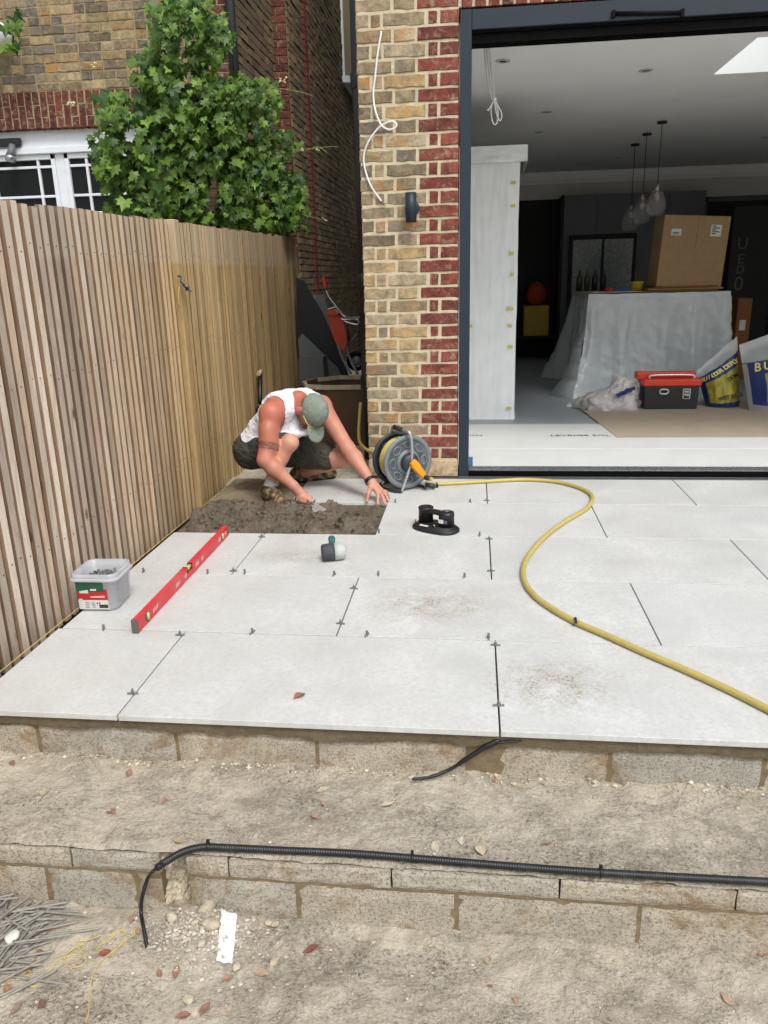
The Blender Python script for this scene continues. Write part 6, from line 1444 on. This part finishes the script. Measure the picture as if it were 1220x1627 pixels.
def skin_cols(V):
    C = np.ones((len(V), 3), np.float32); base = np.array(S(188,136,114)); red = np.array(S(170,92,74)); n = len(V)
    z = V[:, 2]
    def near(p, r): return np.clip(1-np.linalg.norm(V-p, axis=1)/r, 0, 1)[:, None]
    def seg(a, b):
        d = b-a; t = np.clip(((V-a)@d)/(d@d), 0, 1); return t, np.linalg.norm(V-a-t[:, None]*d, axis=1)
    C = base[None].repeat(n, 0).astype(np.float64)
    nz = np.array([fbm(*(p*14), oct=3) for p in V])[:, None]
    C *= 1+.10*nz
    rr = np.clip(near(J['shR'], .34)*1.3+near(J['neck'], .2)*1.4+near(J['shL'], .26)*.9+near(HC, .14)*.9+near(J['elR'], .2)*.5+near(J['elL'], .3)*.4, 0, 1); C = C*(1-rr*.8)+red*rr*.8*(1+.12*nz)
    for k_ in ('kneeR', 'kneeL'): q = near(J[k_], .12); C = C*(1-q*.4)+np.array(S(214,168,142))*q*.4
    # paler leg skin
    tR, dR = seg(J['kneeR'], J['ankR']); m_ = (dR < .075)[:, None]; C = np.where(m_, C*.6+.4*np.array(S(206,162,138)), C)
    # tattoo band round the near upper arm
    t_, d_ = seg(sR, J['elR']); band = (d_ < .075)*np.clip(1-np.abs(t_-.70)/.075, 0, 1); pat = np.array([fbm(p[0]*60, p[1]*60, p[2]*60, oct=2) for p in V]); edge = (np.abs(np.abs(t_-.70)-.055) < .012)
    mk = ((band > 0)*np.clip(.42+1.3*pat, 0, .75)+(d_ < .075)*edge*.5)[:, None]; mk = np.clip(mk, 0, .8); C = C*(1-mk)+np.array(S(86,72,68))*mk
    # beard and cropped hair
    L_ = V-HC; f_, u_, r_ = L_@hf, L_@hu, L_@hr; inh = np.linalg.norm(L_, axis=1) < .16
    beard = inh & (u_ < -.035) & (f_ > .012) ; C[beard] = np.array(S(92,74,62))*(1+.5*nz[beard]); grey = beard & (u_ < -.07) ; C[grey] = np.array(S(128,116,106))*(1+.5*nz[grey])
    lips = inh & (np.abs(u_+.052) < .009) & (f_ > .092) & (np.abs(r_) < .024); C[lips] = S(150,80,70)
    hair = inh & (f_ < -.01) & (u_ > -.022); C[hair] = np.array(S(112,84,70))*(1+.4*nz[hair])
    ear = inh & (np.abs(r_) > .070) & (np.abs(f_+.004) < .026) & (u_ < .02) & (u_ > -.046); C[ear] = np.array(S(184,112,94))*(1+.2*nz[ear])
    eye = inh & (np.abs(u_-.008) < .007) & (np.abs(np.abs(r_)-.032) < .013) & (f_ > .07); C[eye] = S(60,44,38)
    kn_ = np.concatenate([near(t2, .022) for t2 in tips]+[near(thT, .02)], 1).max(1)[:, None]; C = C*(1-kn_*.4)+np.array(S(222,168,150))*kn_*.4
    return C
t = NT('skin', .5, .4); t.col(t.attr('tint')); t.set(Subsurface_Weight=.08, Subsurface_Radius=(.02,.008,.004)); t.bump(t.noise(t.co('World'), 160, 3), .12, .003); SKIN = t.m
sdf_obj(B, 'body', SKIN, man, skin_cols, 1)
# vest
def m_cloth(name, c, sc=40, wr_=.5):
    t = NT(name, .85, .2); w = t.co('World'); f = t.noise(w, 11, 4, .6, 1.5); n = t.noise(w, 26, 5, .65, .8); t.col(t.mix(1., c, t.ramp(n, [(.3, .82), (.7, 1.08)]), 'MULTIPLY')); t.bump(f, wr_, .03); t.bump(t.noise(w, 380, 2), .15, .002); return t.m
V_ = SDF(lo, hi, .0046); V_.F = np.maximum(TB-.009, torso(SDF(lo, hi, .0046), .045).F)
low = pel-spine*.02; V_.plane(low, -spine+fwd*.25)
AH = SDF(lo, hi, .0046); ah = sR+(sR-J['elR'])*.10; AH.cap(ah-side*.02, J['elR'], .098, .10, 0); AH.cap(sL+side*.02+spine*.0, J['elL'], .092, .10, 0); V_.F = np.maximum(V_.F, -AH.F)
V_.ell(J['neck']+spine*.055+fwd*.045, (side, spine, fwd), (.074, .085, .110), 0, True)
# loose front of the vest hanging below the chest
drop = ony(492, 688, 2.50); dm = ony(470, 690, 2.52)
V_.cap(mid+fwd*.06-spine*.04, dm, .05, .018, .04); V_.cap(dm, drop, .018, .010, .03)
for i in range(6):                                         # folds at the waist
    p = pel+spine*(.03+.028*i)-fwd*.125; V_.cap(p-side*.12, p-side*.02+fwd*.0, .010, .006, .015)
VEST = m_cloth('white_vest_cotton', S(226,226,232), 40, .35); sdf_obj(V_, 'vest', VEST, man, None, 2, .007)
# shorts
Q = SDF(lo, hi, .0052); Q.cap(J['hipR']-spine*.025, J['hipL']-spine*.025, .119, None, 0); Q.cap(pel-fwd*.03-spine*.03, pel-spine*.01, .112, .104, .04)
hR = J['hipR']*.16+J['kneeR']*.84; hL = J['hipL']*.27+J['kneeL']*.73
Q.cap(J['hipR'], hR, .108, .070, .03); Q.cap(J['hipL'], hL, .116, .093, .03); Q.cap(J['hipR']-np.array([.02, 0, .04]), hR-np.array([.02, 0, .035]), .085, .065, .03)
Q.plane(hR, J['kneeR']-J['hipR']) if False else None
sdf_obj(Q, 'shorts', m_cloth('dark_shorts_cotton', S(70,68,62), 40, .6), man, None, 1, .008)
# socks and boots
def boot(ank, toe, nm):
    d = toe-ank; d[2] = 0; d /= np.linalg.norm(d); b = SDF(ank-.2, ank+.26, .0048); hz = .018
    heel = np.array([ank[0], ank[1], hz+.012])-d*.03; tp_ = np.array([toe[0], toe[1], hz+.016]); b.cap(heel, tp_, .040, .037, 0); b.cap(ank-np.array([0,0,.02]), heel+np.array([0,0,.02]), .046, .045, .03); b.cap(ank-np.array([0,0,.02]), heel*.45+tp_*.55+np.array([0,0,.018]), .046, .036, .035); b.plane((0, 0, -.006), (0, 0, -1))
    def cl(V): 
        C = np.array(S(96,78,56))[None].repeat(len(V), 0).astype(float); n = np.array([fbm(*(p*30), oct=3) for p in V]); C *= (1+.6*n)[:, None]; C[V[:, 2] < .018] = S(44,40,36); C[(n > .18)] = np.array(S(138,120,94)); C[n < -.3] = np.array(S(52,46,38)); return C
    t = NT('boot_leather', .75, .3); t.col(t.attr('tint')); t.bump(t.noise(t.co('World'), 120, 4), .5, .006); bt = sdf_obj(b, 'boot', t.m, man, cl)
    lc = MB()
    for i in range(5):
        c = (ank*.75+heel*.25)*(1-.2*i)+(heel*.4+tp_*.6)*(.2*i)+np.array([0, 0, .050-.003*i]); sv = np.cross(d, (0,0,1)); lc.tube([Vector(c+sv*.022-man_o), Vector(c+np.array([0,0,.008])-man_o), Vector(c-sv*.022+d*.01-man_o)], .0028, 5)
    lc.build('laces', plain('lace', S(150,140,116), .8), bt); return bt
man_o = np.array(man.location)
boot(J['ankR'].copy(), onz(448, 803, .01), 'R'); boot(J['ankL'].copy()+np.array([0, 0, .02]), J['ankL']+np.array([.2, .06, -.03]), 'L')
sx = J['ankR']; sk_ = SDF(sx-.1, sx+.14, .0045); up_ = (J['kneeR']-J['ankR']); up_ /= np.linalg.norm(up_); sk_.cap(sx-up_*.02, sx+up_*.035, .043, .043, 0); sk_.plane(sx+up_*.045, up_); sdf_obj(sk_, 'sock', m_cloth('grey_sock', S(180,182,190), 40, .3), man)
# cap
Kp = SDF(HC-.2, HC+.2, .004); Kp.ell(HC+hu*.012, (hr, hf, hu), (.086, .104, .108), 0); Kp.plane(HC+hu*.006, -hu-hf*.12); CAPM = m_cloth('green_grey_cap', S(126,136,126), 40, .5)
cp = sdf_obj(Kp, 'cap', CAPM, man)
Br = SDF(HC-.25, HC+.25, .004); bc = HC+hu*.012+hf*.10; Br.ell(bc+hf*.025, (hr, hf, hu), (.072, .075, .008), 0); Br.ell(HC+hf*.02, (hr, hf, hu), (.075, .09, .05), 0, True); sdf_obj(Br, 'peak', CAPM, man)
m = MB(); m.tube(spline([Vector(HC+hu*.016+hr*.090*math.cos(a)+hf*.108*math.sin(a)-man_o) for a in [PI*.08+PI*.84*i/8 for i in range(9)]], 4), .0036, 6); m.build('cap_piping', plain('cap_piping', S(206,192,120), .6), man)
m = MB(); m.grid(lambda a, b: Vector(HC+hu*(.022+.02*b)+hr*.089*math.cos(PI*(.3+.4*a))*.99+hf*(.1065*math.sin(PI*(.3+.4*a))+.002)-man_o), 12, 3); m.build('cap_badge', plain('cap_badge', S(176,140,40), .6), man)
# watch
wv = (J['wrL']-J['elL']); wv /= np.linalg.norm(wv); wp_ = J['wrL']+wv*.004; T_ = frame(wp_-man_o, *[list(v) for v in (lambda z: (lambda x: (x, np.cross(z, x), z))(np.cross(z, [0,0,1])/np.linalg.norm(np.cross(z, [0,0,1]))))(wv)])
m = MB(); m.lathe([(.031, -.011), (.034, -.010), (.034, .010), (.031, .011)], T_, 20); wt = m.build('watch', BLACK, man); m = MB(); m.lathe([(.0, .036), (.014, .038), (.016, .034), (.016, .030)], T_ @ Matrix.Rotation(-PI/2, 4, 'X') , 16); m.build('watch_face', BLACK, man)
# trowel held in the near hand
tv = thing('trowel', 'steel trowel held flat on the wet mortar in the worker\'s hand', 'trowel', hcen); to2 = Vector(hcen); A_ = Vector(hcen-ha*.055)-to2; B_ = Vector(hcen+ha*.06)-to2
m = MB(); m.tube([A_, A_*.5+B_*.5, B_], [.011, .0125, .010], 12); m.build('handle', plain('trowel_handle', S(60,44,34), .5), tv)
bt_ = Vector(onz(497, 806, .016))-to2; m = MB(); m.tube(spline([B_, B_+Vector((.02, -.005, .004)), bt_+Vector((-.005, 0, .012)), bt_], 5), .0045, 8); m.build('tang', CHROME, tv)
pts_ = [Vector(onz(u, v, .012))-to2 for u, v in ((494,803),(505,801),(519,810),(510,818),(497,813))]; m = MB(); n = len(pts_); m.add(pts_+[p+Vector((0,0,.003)) for p in pts_], [tuple(reversed(range(n))), tuple(range(n, 2*n))]+[(i, (i+1) % n, n+(i+1) % n, n+i) for i in range(n)]); m.build('blade', plain('mortary_steel', S(186,184,176), .45, .4, .25, 40), tv)
